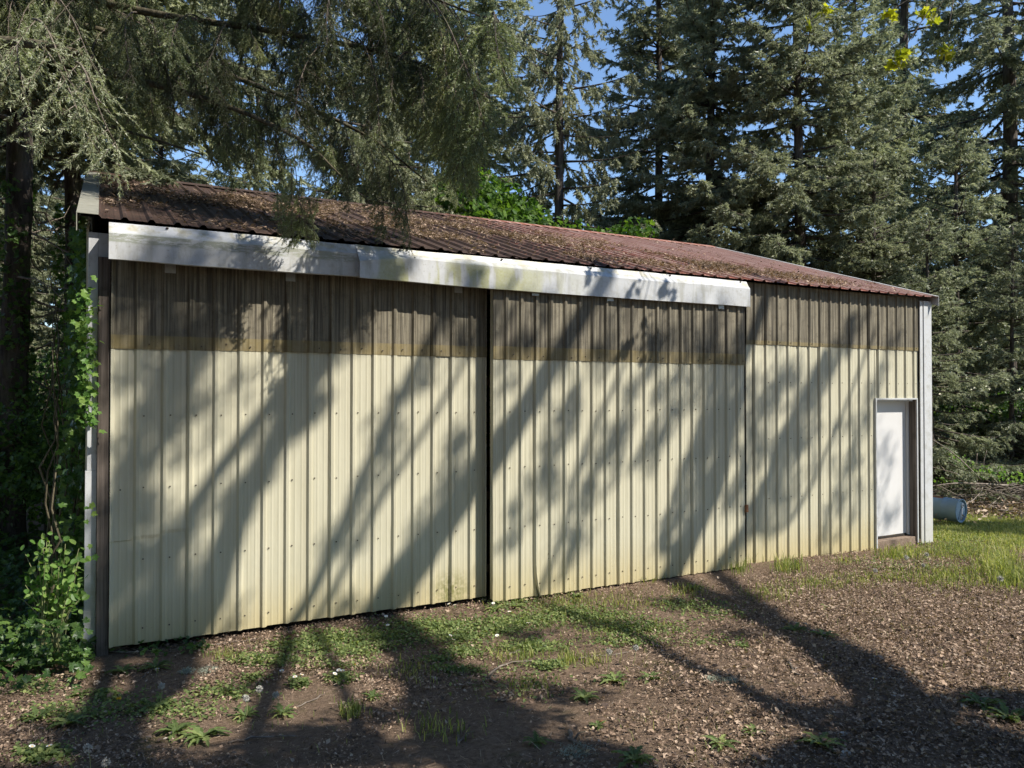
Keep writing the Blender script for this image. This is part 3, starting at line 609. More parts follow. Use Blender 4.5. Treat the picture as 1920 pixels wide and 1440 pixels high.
# ------------------------------------------------------------------ conifers behind the shed
VAR = {}
VAR['fir'] = fir_mesh('fir_crown', 19, 2.2, 3.5, 0.35, 230, 3, hang=0.35)
VAR['spruce'] = fir_mesh('spruce_crown', 21, 3.6, 2.9, 0.25, 130, 5, hang=1.3, density=0.8)
VAR['tall'] = fir_mesh('tall_fir_crown', 26, 4.2, 4.0, 0.40, 190, 8, hang=0.45)
VAR['young'] = fir_mesh('young_fir_crown', 8.5, 0.4, 2.3, 0.30, 130, 12, hang=0.4, per_m=100, nl=0.08, nw=0.028)
TH = dict(fir=19, spruce=21, tall=26, young=8.5); TR = dict(fir=.19, spruce=.16, tall=.30, young=.09)
TRUNKS = {k: trunk_mesh(k + '_trunk', TH[k] * 0.98, TR[k], 0.03, i + 2) for i, k in enumerate(TH)}
def conifer(kind, px, Z, label, s=1.0, rot=None, group='conifers behind the shed', mat=None):
    p = at(px, 740, Z); z = float(gz(p[0], p[1])); nm = {'fir': 'fir_tree', 'spruce': 'spruce_tree', 'tall': 'tall_fir_tree', 'young': 'young_fir_tree'}[kind]
    t = thing(nm, label, 'tree', (p[0], p[1], z - 0.05), group); t.rotation_euler = (0, 0, rot if rot is not None else px * 0.7); t.scale = (s, s, s)
    link('trunk', TRUNKS[kind], t, BARK); c = link('crown', VAR[kind][0], t, FIR if kind != 'spruce' else SPRUCE); link('limbs', VAR[kind][1], t, BARK)['kind'] = 'stuff'; return t
conifer('spruce', 1052, 20, 'slender drooping spruce with bare lower trunk rising behind the roof ridge', 1.0)
conifer('fir', 1235, 24, 'full fir rising between the drooping spruce and the shed gable', 1.05)
conifer('fir', 1335, 21, 'fir with thin pale trunk showing through its boughs behind the roof', 1.0)
conifer('fir', 1500, 19.5, 'dense sunlit fir behind the roof end with boughs to the trim', 1.0)
conifer('tall', 1700, 27, 'tall dark fir behind the walk door end of the shed', 1.0)
conifer('tall', 1893, 23, 'thick dark trunked fir standing past the brush pile', 1.0)
conifer('fir', 1610, 22, 'sunlit fir with low boughs over the white roof corner', 0.85)
conifer('young', 1800, 20.5, 'young bushy fir beyond the fallen drum', 1.15)
conifer('young', 1745, 17.5, 'dark young fir close behind the white shed corner', 0.78)
conifer('young', 1900, 18.5, 'low fir boughs down to the brush pile', 0.8)
conifer('young', 1640, 19, 'young fir half hidden by the shed roof corner', 1.0)
conifer('tall', 2050, 26, 'tall fir at the edge of the clearing beyond the grass', 0.9)
conifer('fir', 760, 19, 'fir with grey dead branches behind the roof ridge', 0.9)
conifer('fir', 905, 23, 'fir with spreading boughs behind the leafy green saplings', 1.0)
conifer('spruce', 690, 17, 'slim spruce behind the roof under the hanging boughs', 0.8)
conifer('tall', 480, 24, 'tall fir deep behind the hanging boughs', 0.62)
conifer('fir', 300, 20, 'fir deep behind the shed ridge', 0.7)
conifer('tall', 60, 22, 'tall fir deep in the shaded wood beside the shed', 0.75)
conifer('fir', -120, 17, 'fir in the shaded wood left of the ivy trunks', 1.0)
conifer('young', 20, 19, 'young fir in the shaded wood behind the ivy trunks', 0.9)
conifer('young', 130, 23, 'young fir deep in the wood beside the shed wall', 0.9)
for px, Z, lab in [(1790, 27, 'young fir deep behind the brush pile'), (1860, 30, 'young fir between the thick dark trunks'), (1960, 26, 'young fir behind the low boughs at the clearing edge'), (2080, 24, 'young fir beyond the long grass tuft'), (1730, 24, 'young fir deep behind the white corner trim')]:
    conifer('young', px, Z, lab, 1.0)
for k, (px, Z) in enumerate([(-60, 40), (120, 44), (330, 38), (560, 42), (830, 40), (1120, 42), (1420, 44), (1560, 36), (1780, 40), (1960, 38), (2120, 36)]):
    conifer('tall', px, Z, 'far tall fir in the back row of the wood', 0.36 + 0.2 * hash2(k, 2.0), group='far back row of firs')

for k, (x_, y_, s_) in enumerate([(-15, -4, .85), (-12, -12, .8), (-7, -19, .85), (-1, -24, .8), (6, -27, .9), (13, -28, .85), (20, -25, .8), (27, -19, .85), (30, -10, .9), (-18, 5, .9), (-10, 2, .7), (-4, -11.5, .8), (1, -14.5, .9), (6, -19, .9), (-9, -8, .8), (-6.5, -3.5, .7), (25, -13, .85), (-3, -17, 1.0)]):  # unseen firs, added to keep sky light off the wall and yard
    t = thing('tall_fir_tree', 'unseen tall fir added round the yard to block sky light', 'tree', (x_, y_, float(gz(x_, y_)) - 0.05), 'unseen firs added to block sky light'); t.scale = (s_,) * 3; t.rotation_euler = (0, 0, k * 1.3)
    link('trunk', TRUNKS['tall'], t, BARK); link('crown', VAR['tall'][0], t, FIR); link('limbs', VAR['tall'][1], t, BARK)['kind'] = 'stuff'
# ------------------------------------------------------------------ leafy trees behind the roof
def leafy(name, label, px, Z, top, r, n, size, mat, seed, group=None, shape=DIAM, cat='tree'):
    rg = np.random.default_rng(seed); p = at(px, 740, Z); z0 = float(gz(p[0], p[1])); t = thing(name, label, cat, (p[0], p[1], z0), group)
    tb = TB(); wb = TB(); wb.add(*tube([(0, 0, -0.2), (0.05, 0, top * 0.4), (0.1, 0.1, top * 0.8)], [0.07, 0.05, 0.02], 7), 0.5)
    for k in range(26):
        d = nrm(rg.normal(size=3) * np.array([1, 1, 0.7])); c = np.array([0, 0, top * 0.58]) + d * np.array([r, r, top * 0.40]) * rg.random() ** 0.4
        wb.add(*tube(smooth_path([(0.05, 0, top * 0.25), c * 0.5 + np.array([0, 0, 0.25 * top]), c], 6), np.linspace(0.025, 0.006, 6), 5), 0.5)
        leaves(tb, blob(rg, c, np.array([0.38, 0.38, 0.3]) * r, n // 26), size, rg, shape, (0.2, -0.3, 0.7), hang=0.6)
    link('trunk', wb.mesh('trunk', True), t, BARKM); link('crown', tb.mesh('crown'), t, mat); return t
leafy('maple_sapling', 'bright green leafy maple behind the ridge left of the spruce trunk', 965, 16.5, 7.7, 1.9, 9000, 0.14, MAPLE, 21, shape=LEAF5)
leafy('maple_sapling', 'green leafy maple behind the ridge right of the spruce trunk', 1115, 17.5, 7.0, 1.6, 6000, 0.14, MAPLE, 22, shape=LEAF5)
leafy('understory_bush', 'broad leafy bush in the wood behind the ivy clad trunks', 20, 15, 3.6, 2.2, 6000, 0.10, IVY, 23, cat='bush')
leafy('understory_bush', 'sunflecked bush low between the two ivy clad trunks', 90, 12, 2.2, 1.0, 3500, 0.08, SHRUB, 24, cat='bush')
leafy('understory_bush', 'dark bush at the far left of the wood edge', -60, 10, 2.3, 1.2, 4000, 0.08, IVY, 25, cat='bush')
leafy('understory_bush', 'dark leafy bush under the firs past the shed corner', 1850, 21, 3.0, 2.6, 5000, 0.11, IVY, 26, cat='bush')
leafy('understory_bush', 'dark leafy bush behind the brush pile at the clearing edge', 2010, 20, 3.0, 2.4, 4000, 0.11, IVY, 27, cat='bush')
leafy('understory_bush', 'dense ivy bush against the shaded side of the shed', 120, 9.6, 1.9, 0.55, 3000, 0.08, IVY, 28, cat='bush')

# ------------------------------------------------------------------ ivy-clad trunks on the left
def ivy_trunk(label, px, Z, r, h, seed, kind='tall'):
    rg = np.random.default_rng(seed); p = at(px, 740, Z); z0 = float(gz(p[0], p[1])); t = thing('ivy_clad_fir', label, 'tree', (p[0], p[1], z0 - 0.05), 'ivy clad firs beside the shed')
    link('trunk', trunk_mesh('trunk', h, r, r * 0.5, seed, 12), t, BARK); tb = TB(); n = 2600; z = 5.2 * rg.random(n) ** 1.1; a = rg.random(n) * 2 * math.pi
    cov = (np.sin(a * 2 + z * 1.3 + seed) + rg.normal(size=n) * 0.6) > -0.1; z, a = z[cov], a[cov]; rr_ = r * (1 + 0.25 * np.exp(-z / .4)) + 0.02 + 0.09 * rg.random(len(z)) * np.clip(1.3 - z / 5, .3, 1)
    P = np.stack([rr_ * np.cos(a), rr_ * np.sin(a), z], 1); leaves(tb, P, 0.075, rg, LEAF5, (0.1, -0.5, 0.3), hang=1.2); link('ivy', tb.mesh('ivy'), t, IVY)
    wb = TB()
    for k in range(16):                                  # dead lower branches
        z = rg.uniform(2.2, 6.5); a_ = rg.random() * 6.28; L = rg.uniform(0.7, 1.9); d = np.array([math.cos(a_), math.sin(a_), rg.uniform(-0.35, 0.1)])
        pts = [np.array([0, 0, z]) + d * L * s + np.array([0, 0, -0.2 * s * s]) + rg.normal(size=3) * 0.03 for s in np.linspace(0, 1, 6)]
        wb.add(*tube(pts, np.linspace(0.022, 0.004, 6), 5), 0.5)
        for q_ in range(4):
            b0 = pts[rg.integers(2, 6)]; wb.add(*tube([b0, b0 + rg.normal(size=3) * 0.18 + d * 0.15, b0 + rg.normal(size=3) * 0.3 + d * .3], [0.008, 0.005, 0.002], 4), 0.5)
    link('dead_branches', wb.mesh('dead_branches', True), t, TWIG)
    c = link('crown', VAR[kind][0], t, FIR); c.location = (0, 0, 2.5 if kind == 'tall' else 4); link('limbs', VAR[kind][1], t, BARK).location = c.location; return t
it1 = ivy_trunk('thick ivy clad fir trunk at the edge of the wood', 22, 10.5, 0.19, 15, 31)
it2 = ivy_trunk('thinner ivy clad fir trunk close beside the shed', 128, 12.0, 0.14, 15, 32, 'fir')

# ------------------------------------------------------------------ overhanging fir: detailed boughs
def bough_mesh(name, seed, L=1.7, hang=0.75, n2=27, nl=0.031, nw=0.0078, per=225, ter=1.0):
    rg = np.random.default_rng(seed); tb = TB(); wb = TB(); s = np.linspace(0, 1, 10)
    C = np.stack([L * s, 0.12 * np.sin(3 * s + seed), -0.30 * L * s ** 2 + 0.05 * np.sin(5 * s)], 1); wb.add(*tube(C, np.linspace(0.011, 0.003, 10), 5), 0.5)
    PP, DD, LL = [], [], []; ss = np.sort(0.08 + 0.92 * rg.random(n2))
    for k in range(n2):
        u = ss[k]; p0 = np.array([np.interp(u, s, C[:, a_]) for a_ in range(3)]); sg = 1 if k % 2 else -1; l2 = rg.uniform(0.25, 0.75) * (1.15 - 0.6 * u)
        d = nrm(np.array([rg.uniform(0.25, 0.8), sg * rg.uniform(0.15, 0.8), -hang * rg.uniform(0.3, 1.5)])); m = 7; pts = [p0]
        for q_ in range(m): d = nrm(d + np.array([0, 0, -0.10 * hang]) + rg.normal(size=3) * 0.07); pts.append(pts[-1] + d * l2 / m)
        pts = np.array(pts); wb.add(*tube(pts, np.linspace(0.004, 0.0015, m + 1), 4), 0.5)
        bare = rg.random() < 0.12
        if not bare:
            seg = np.diff(pts, axis=0); ln = np.linalg.norm(seg, axis=1); PP += list(pts[:-1][1:]); DD += list(nrm(seg)[1:]); LL += list(ln[1:])
        for q_ in range(int((6 + 9 * l2) * ter) if not bare else 3):
            i_ = rg.integers(1, m + 1); b0 = pts[i_]; dd = nrm(pts[i_] - pts[i_ - 1]); d3 = nrm(dd * 0.75 + nrm(rg.normal(size=3)) * 0.65 + np.array([0, 0, -0.25 * hang])); l3 = rg.uniform(0.07, 0.20)
            PP.append(b0); DD.append(d3); LL.append(l3); wb.add(*tube([b0, b0 + d3 * l3], [0.002, 0.001], 3), 0.5)
    needle_tris(np.array(PP), np.array(DD), np.array(LL), per, nl, nw, 0.85, rg, tb, flat=0.6)
    return tb.mesh(name), wb.mesh(name + '_twigs', True)
BOUGH = [bough_mesh('bough_needles', 40 + k, L=1.5 + 0.15 * k, hang=(0.6, 0.9, 1.3, 0.8)[k]) for k in range(4)]
BOUGH += [bough_mesh('spray_needles', 60 + k, L=0.75, hang=0.45, n2=10, nl=0.030, nw=0.0062, per=210, ter=0.55) for k in range(2)]
BL = [1.5, 1.65, 1.8, 1.95, 0.75, 0.75]
def bough(parent, p0, p1, k, roll=0.0):
    p0 = np.array(p0); d = np.array(p1) - p0; L = np.linalg.norm(d); d = d / L; s = L / BL[k]
    side = nrm(np.cross([0, 0, 1.0], d)); up = np.cross(d, side); m = Matrix(((d[0] * s, side[0] * s, up[0] * s, p0[0]), (d[1] * s, side[1] * s, up[1] * s, p0[1]), (d[2] * s, side[2] * s, up[2] * s, p0[2]), (0, 0, 0, 1)))
    o = link('bough', BOUGH[k][1], parent, TWIG if k > 3 else BTWIG); o.matrix_basis = Matrix.Translation(-parent.location) @ m
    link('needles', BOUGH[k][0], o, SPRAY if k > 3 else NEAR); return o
pt = at(-150, 740, 10.0)
of = thing('overhanging_fir', 'big fir whose drooping boughs hang over the left of the shed roof', 'tree', (pt[0], pt[1], float(gz(pt[0], pt[1])) - 0.05))
link('trunk', trunk_mesh('trunk', 19, 0.3, 0.08, 51, 12), of, BARK)
oc = link('crown', VAR['tall'][0], of, FIR); oc.location = (0, 0, 7.0); link('limbs', VAR['tall'][1], of, BARK).location = (0, 0, 7.0)
rg = np.random.default_rng(77); T0 = np.array(of.location)
def ybot(px): return float(np.interp(px, [-100, 100, 170, 330, 520, 600, 700, 840, 940, 1000], [210, 210, 290, 300, 330, 370, 380, 420, 330, 200]))
# main limbs: px path, depth path
LIMBS = [[(-40, -60, 9.5), (260, 20, 8.6), (520, 60, 8.0), (760, 110, 7.6), (930, 190, 7.3)],
         [(-60, 60, 9.8), (180, 130, 8.8), (400, 190, 8.0), (560, 260, 7.4), (640, 330, 7.0)],
         [(-60, 0, 9.8), (200, 60, 9.6), (480, 160, 9.2), (680, 250, 8.6), (800, 340, 8.0)],
         [(-60, -140, 9.4), (300, -110, 8.2), (640, -60, 7.6), (900, 30, 7.2)],
         [(-80, 150, 9.9), (60, 190, 9.4), (220, 240, 8.8), (380, 290, 8.2)]]
for li in LIMBS:
    P = np.array([at(*q_) for q_ in li]); st = T0 + np.array([0.0, 0.0, max(3.5, P[0][2] - T0[2] + 0.4)])
    path = smooth_path(np.vstack([st, P]), 26); tb = TB(); tb.add(*tube(path - T0, np.linspace(0.060, 0.007, 26), 7, 0.06, 3), 0.5)
    lo = link('limb', tb.mesh('limb', True), of, BARKM)
    for u in range(5, 26):
        for rep in range(4):
            if rg.random() < 0.2: continue
            p0 = path[u] + rg.normal(size=3) * 0.05; tg = nrm(path[min(u + 1, 25)] - path[u - 1]); sdv = nrm(np.cross(tg, [0, 0, 1])); sg = rg.choice([-1, 1])
            p1 = p0 + tg * rg.uniform(0.3, 1.0) + sdv * sg * rg.uniform(0.2, 1.1) + np.array([0, 0, -rg.uniform(0.1, 0.7)])
            kb = int(rg.integers(0, 4)); qx, qy = proj(p1 - np.array([0, 0, 0.42 * np.linalg.norm(p1 - p0) * (0.8, 0.9, 1.1, 0.9)[kb]]))
            if qy > ybot(qx): continue
            bough(of, p0, p1, kb)
# the spray that droops in front of the track cover, and the low tips
for (a_, b_, k) in [((560, 270, 6.8), (572, 425, 6.65), 2), ((545, 300, 6.75), (578, 430, 6.6), 1), ((570, 330, 6.75), (560, 430, 6.6), 2), ((530, 330, 6.8), (520, 420, 6.65), 1), ((585, 350, 6.75), (590, 440, 6.6), 2), ((590, 300, 6.8), (605, 385, 6.7), 2), ((690, 280, 7.2), (760, 400, 7.0), 1), ((720, 290, 7.3), (815, 410, 7.1), 0), ((740, 300, 7.2), (730, 395, 7.0), 2), ((640, 270, 7.3), (660, 360, 7.1), 3), ((860, 210, 7.3), (930, 320, 7.1), 0), ((420, 230, 7.8), (450, 310, 7.5), 1)]:
    bough(of, at(*a_), at(*b_), k)
for k in range(34):
    px = rg.uniform(300, 880); py = ybot(px) - rg.uniform(60, 200); Z = rg.uniform(7.2, 9.5); bough(of, at(px, py, Z), at(px + rg.uniform(20, 90), py + rg.uniform(10, 60), Z - 0.2), int(rg.integers(0, 4)))
# near fir: one sunlit limb reaching into the upper left corner
pn = at(-1500, 900, 5.0)
nf = thing('near_fir', 'mossy limb of a nearby fir with bright sunlit needle sprays', 'tree', (pn[0], pn[1], float(gz(pn[0], pn[1])) - 0.05))
T1 = np.array(nf.location); link('trunk', trunk_mesh('trunk', 14, 0.24, 0.06, 61, 12), nf, BARK)
nc = link('crown', VAR['fir'][0], nf, FIR); nc.location = (0, 0, 6.5); nc.scale = (0.7, 0.7, 0.7)
path = smooth_path([T1 + np.array([0, 0, 4.2]), at(-500, 60, 5.2), at(-60, 75, 5.1), at(70, 84, 4.8), at(150, 100, 4.65)], 20); tb = TB(); tb.add(*tube(path - T1, np.linspace(0.06, 0.02, 20), 7, 0.06, 5), 0.5); link('limb', tb.mesh('limb', True), nf, BARKM)
for (a_, b_, k) in [((70, 40, 4.7), (190, 135, 4.55), 4), ((95, 90, 4.7), (170, 200, 4.5), 5), ((40, 80, 4.8), (85, 180, 4.65), 4), ((100, -10, 4.7), (185, 70, 4.6), 5), ((150, 120, 4.6), (245, 215, 4.45), 4), ((-60, 10, 4.9), (20, 80, 4.75), 5)]:
    bough(nf, at(*a_), at(*b_), k)

# ------------------------------------------------------------------ shade-casting maples beside the camera (out of frame)
YP = -7.7
def back(pt, yp=YP): t = (pt[1] - yp) / (-SV[1]); return pt + SV * t
def wl(px, py): return back(on_y(px, py, -0.12))
def gl(px, py): return back(on_g(px, py))
mp = thing('leaning_maple', 'leaning maple beside the yard casting limb shadows on the sliding doors', 'tree', (2.9, -8.1, float(gz(2.9, -8.1)) - 0.05))
mp2 = thing('spreading_maple', 'spreading maple with fresh yellow green leaf sprigs beside the yard', 'tree', (8.9, -8.6, float(gz(8.9, -8.6)) - 0.05))
def limb_set(t, base_z, strokes, mat=BARK):
    T = np.array(t.location); tb = TB()
    for pts, r0, r1 in strokes:
        P = np.array(pts); path = smooth_path(P, 24) - T; tb.add(*tube(path, np.linspace(r0, r1, 24), 8, 0.05, 4), 0.5)
    return link('trunk', tb.mesh('trunk', True), t, mat)
B1 = np.array(mp.location); fork = gl(860, 1420)
limb_set(mp, 0, [
    ([B1 - [0, 0, 0.2], B1 + [0.6, 0.1, 1.4], gl(960, 1445), gl(880, 1350), gl(790, 1230), wl(725, 1130), wl(815, 1010), wl(925, 845), wl(1010, 710), wl(1100, 560), wl(1190, 380)], 0.30, 0.09),
    ([B1 + [0.5, 0.1, 1.1], B1 + [0.2, 0.1, 2.4], gl(180, 1420), gl(300, 1290), wl(372, 1175), wl(412, 1066), wl(459, 940), wl(515, 840), wl(580, 700), wl(660, 560), wl(760, 360)], 0.20, 0.075),
    ([gl(120, 1410), gl(190, 1290), wl(275, 1130), wl(319, 1050), wl(381, 925), wl(459, 819), wl(560, 690), wl(640, 560)], 0.085, 0.065),
    ([gl(470, 1400), gl(520, 1260), wl(553, 1166), wl(631, 1019), wl(694, 872), wl(765, 720), wl(850, 560)], 0.07, 0.05), ([gl(700, 1420), gl(640, 1290), wl(600, 1150), wl(720, 930), wl(840, 740), wl(930, 560)], 0.05, 0.03), ([gl(250, 1400), gl(240, 1260), wl(215, 1000), wl(260, 830), wl(330, 640)], 0.05, 0.04)])
B2 = np.array(mp2.location)
limb_set(mp2, 0, [
    ([B2 - [0, 0, 0.2], B2 + [-0.2, 0.1, 2.2], gl(1800, 1430), gl(1690, 1320), gl(1560, 1225), gl(1420, 1150), wl(1290, 1000), wl(1340, 830), wl(1420, 640), wl(1500, 400)], 0.24, 0.09),
    ([gl(1760, 1425), gl(1600, 1395), gl(1420, 1310), gl(1290, 1245), gl(1180, 1195), wl(1010, 1080), wl(1060, 900), wl(1150, 700)], 0.07, 0.03),
    ([gl(1560, 1225), wl(1400, 980), wl(1480, 820), wl(1570, 640)], 0.10, 0.06), ([wl(1290, 1000), wl(1215, 1050), wl(1260, 900), wl(1330, 700)], 0.05, 0.04), ([wl(1400, 980), wl(1500, 960), wl(1590, 780), wl(1660, 600)], 0.04, 0.03)], BARK)
def clump(t, spots, mat, seed, size=0.12, nm='crown', dens=1.0):
    rg = np.random.default_rng(seed); tb = TB(); T = np.array(t.location)
    for c, r, n in spots:
        c = np.array(c) - T
        for k in range(5): leaves(tb, blob(rg, c + rg.normal(size=3) * r * 0.55, np.array([r, r * 0.8, r]) * 0.7, int(n * 3.0 * dens / 5), 0.5), size * 0.55, rg, OVAL, (0.1, -0.2, 0.9))
    return link(nm, tb.mesh(nm), t, mat)
sp = [(wl(250, 560), .28, 70), (wl(310, 610), .22, 45), (wl(590, 560), .22, 50), (wl(290, 720), .22, 40), (wl(330, 800), .2, 45), (wl(230, 850), .15, 30), (wl(270, 1120), .4, 190), (wl(230, 1180), .3, 120), (wl(300, 1000), .2, 50), (wl(420, 700), .25, 35), (wl(880, 640), .2, 40), (wl(660, 1000), .2, 15),
      (gl(80, 1400), .55, 380), (gl(180, 1450), .35, 160), (gl(520, 1420), .5, 340), (gl(610, 1420), .3, 170), (gl(850, 1400), .5, 400), (gl(960, 1420), .5, 400), (gl(930, 1320), .42, 280), (gl(850, 1270), .35, 190), (gl(760, 1190), .3, 110), (gl(330, 1240), .3, 90), (gl(480, 1290), .22, 50), (gl(60, 1280), .3, 70), (gl(640, 1170), .2, 40)]
sp = [(c_, r_, int(n_ * (1.3 if n_ >= 180 else 1))) for c_, r_, n_ in sp]
sp += [(back(at(px, py, Z)), .5, 120) for px, py, Z in [(40, 420, 9), (30, 560, 9), (70, 640, 9), (30, 720, 8.5), (40, 880, 8), (90, 940, 7.8), (50, 970, 7.6), (100, 460, 9)]]
sp += [(back(at(px, py, Z)), .45, 150) for px, py, Z in [(230, 370, 8.5), (300, 390, 8.2), (380, 370, 9), (450, 410, 8.2), (520, 390, 9), (600, 420, 8.5), (340, 350, 9.6), (680, 430, 8.6), (560, 440, 8.0)]] + [(wl(px, py), .3, 90) for px, py in [(240, 1080), (280, 1060), (230, 1140), (300, 1150), (250, 1200), (330, 1190), (330, 540)]]
for (a0, a1, n_, d_) in [((700, 540), (480, 900), 10, 40), ((860, 560), (640, 1000), 10, 22), ((400, 600), (215, 980), 11, 34), ((980, 620), (760, 1080), 11, 22)]:
    for k in range(n_):
        u = k / (n_ - 1) + 0.03 * math.sin(k * 5.1); sp.append((wl(a0[0] + (a1[0] - a0[0]) * u, a0[1] + (a1[1] - a0[1]) * u), .16, d_))
clump(mp, sp, MAPLE, 5)
sp = [(wl(1000, 720), .2, 30), (wl(1210, 760), .16, 26), (wl(1200, 830), .12, 14), (wl(1330, 720), .3, 75), (wl(1380, 900), .3, 70), (wl(1480, 760), .35, 75), (wl(1560, 700), .3, 60), (wl(1500, 900), .35, 60), (wl(1690, 930), .25, 26), (wl(1010, 950), .25, 30), (wl(1290, 640), .25, 60), (wl(1100, 830), .2, 18), (wl(1600, 800), .25, 30),
      (gl(1900, 1400), .5, 420), (gl(1750, 1420), .5, 420), (gl(1640, 1440), .4, 240), (gl(1850, 1330), .35, 200), (gl(1300, 1130), .3, 70), (gl(1120, 1180), .25, 50), (gl(1450, 1190), .3, 60), (gl(1020, 1190), .25, 60)]
sp = [(c_, r_, int(n_ * (2.0 if n_ >= 180 else 1))) for c_, r_, n_ in sp]
sp += [(wl(1350 + 60 * math.sin(k * 2.1), 700 + 24 * k), .26, 60) for k in range(14)] + [(wl(1470 + 70 * math.sin(k * 1.7), 690 + 24 * k), .28, 45) for k in range(10)] + [(wl(1660 + 40 * math.sin(k * 2.3), 800 + 25 * k), .22, 22) for k in range(7)]
for (a0, a1, n_, d_) in [((1215, 650), (1040, 1050), 11, 26), ((1120, 640), (950, 1000), 10, 24), ((1620, 580), (1420, 980), 12, 30), ((1400, 600), (1230, 1040), 12, 34), ((1690, 640), (1560, 1000), 9, 22), ((1290, 680), (1190, 880), 6, 26)]:
    for k in range(n_):
        u = k / (n_ - 1) + 0.03 * math.sin(k * 5.1); sp.append((wl(a0[0] + (a1[0] - a0[0]) * u, a0[1] + (a1[1] - a0[1]) * u), .17, d_))
clump(mp2, sp, MAPLE, 6)
# sprigs that dip into the top of the view
sg = TB(); wb = TB(); T = np.array(mp2.location); rg = np.random.default_rng(9); root = at(1800, -260, 8.0)
for px, py, n, r in ((1683, 112, 26, .10), (1770, 98, 26, .10), (1735, 25, 14, .08), (1662, 27, 10, .07), (1550, 20, 16, .09), (1512, 48, 7, .05), (1748, 38, 7, .05), (1590, -20, 10, .1), (1840, -40, 20, .15)):
    c = at(px, py, 8.0 + rg.normal() * 0.15); mid = (root + c) / 2 + np.array([0.1, 0, -0.15]) + rg.normal(size=3) * 0.1
    wb.add(*tube(smooth_path([root - T, mid - T, c - T], 12), np.linspace(0.010, 0.003, 12), 5), 0.5); sg = TB(); leaves(sg, blob(rg, c - T, [r, r, r], n), 0.085, rg, LEAF5, (0.2, -0.6, 0.5), hang=0.4); link('leaf_sprig', sg.mesh('leaf_sprig'), mp2, YELLOW)
wb.add(*tube(smooth_path([wl(1500, 400) - T, (wl(1500, 400) + root) / 2 - T + np.array([0, 0, 0.8]), root - T], 14), np.linspace(0.05, 0.01, 14), 6), 0.5)
link('twigs', wb.mesh('twigs', True), mp2, TWIG)

# ------------------------------------------------------------------ ivy on the shed corner, ground ivy, shrub
rg = np.random.default_rng(14); iv = thing('climbing_ivy', 'ivy climbing the left corner of the shed with sunlit leaves at its edge', 'ivy', (-0.15, 0.25, 0.1)); tb = TB(); wb = TB(); T = np.array(iv.location)
for k in range(10):
    x = -0.10 - 0.25 * rg.random(); y = 0.1 + 0.9 * rg.random(); pts = [np.array([x, y, z]) + rg.normal(size=3) * 0.05 for z in np.linspace(-0.05, rg.uniform(2.6, 3.6), 12)]; wb.add(*tube(np.array(pts) - T, np.linspace(0.014, 0.004, 12), 5), 0.5)
z = rg.uniform(0.1, 3.75, 2200); P = np.stack([-0.07 - 0.22 * rg.random(2200) ** 1.5 * np.clip(1.2 - z / 5, 0.3, 1), 0.1 + 1.8 * rg.random(2200), z], 1)
leaves(tb, P - T, 0.075, rg, LEAF5, (-0.2, -0.9, 0.3), hang=1.0, jit=0.6)
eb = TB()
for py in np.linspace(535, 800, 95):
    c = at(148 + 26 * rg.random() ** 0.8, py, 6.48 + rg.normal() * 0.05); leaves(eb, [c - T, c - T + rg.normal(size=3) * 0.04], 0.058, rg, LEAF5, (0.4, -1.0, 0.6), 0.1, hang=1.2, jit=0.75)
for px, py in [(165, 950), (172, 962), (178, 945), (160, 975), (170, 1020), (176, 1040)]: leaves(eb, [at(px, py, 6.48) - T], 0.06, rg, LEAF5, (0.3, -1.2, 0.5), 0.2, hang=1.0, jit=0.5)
link('vine', wb.mesh('vine', True), iv, BARKM); link('leaves', tb.mesh('leaves'), iv, IVY); link('sun_toned_leaves', eb.mesh('sun_toned_leaves'), iv, SHRUB)  # edge leaves take the lighter shrub green, sunlight put into their colour
tb = TB(); n = 8500; P = []
while len(P) < n:
    x, y = rg.uniform(-3.6, 0.02), -0.8 + 5.0 * rg.random() ** 1.5
    if y < -0.45 + 0.25 * vnoise(np.array(x * 2.0), np.array(0.3), 4) and rg.random() < 0.85: continue
    P.append((x, y, float(gz(x, y)) + rg.uniform(0.01, 0.16 + 0.25 * max(0, min(1, (y - 0.2))))))
leaves(tb, P, 0.07, rg, LEAF5, (0.1, -0.3, 1.0), jit=0.55)
P = [on_g(rg.uniform(190, 390), rg.uniform(1195, 1235)) + np.array([0, 0, rg.uniform(0.01, 0.09)]) for _ in range(90)]; leaves(tb, P, 0.05, rg, LEAF5, (0.1, -0.3, 1.0), jit=0.55)
P = [at(rg.uniform(-10, 165), rg.uniform(1165, 1235), rg.uniform(6.0, 6.25)) for _ in range(170)]; leaves(tb, P, 0.06, rg, LEAF5, (0.1, -0.5, 0.9), jit=0.55)
gi = tag(link('ground_ivy', tb.mesh('ground_ivy'), None, IVY), 'ivy covering the ground at the left foot of the shed', 'ivy', kind='stuff')
sb = at(95, 1190, 6.3); sb[2] = float(gz(sb[0], sb[1])); shr = thing('leafy_shrub', 'small bright green shrub with round leaves before the dark ivy', 'shrub', tuple(sb)); tb = TB(); wb = TB()
for k in range(34):
    py = rg.uniform(1000, 1130); px = min(148, rg.normal(92, 12 + 22 * min(1, (py - 990) / 60))); c = at(px, py, 6.3 + rg.normal() * 0.12) - sb; b0 = np.array([rg.normal() * .06, rg.normal() * .05, 0]); path = smooth_path([b0, (c + b0) * 0.5 + np.array([0, 0, 0.08]), c], 9); wb.add(*tube(path, np.linspace(0.005, 0.002, 9), 4), 0.5)
    for u in range(4, 9):
        for r_ in range(2): leaves(tb, [path[u] + rg.normal(size=3) * 0.022], 0.062, rg, OVAL, (0.25, -0.6, 0.8), 0.15, jit=0.7)
link('stems', wb.mesh('stems', True), shr, STEM); link('leaves', tb.mesh('leaves'), shr, SHRUB)

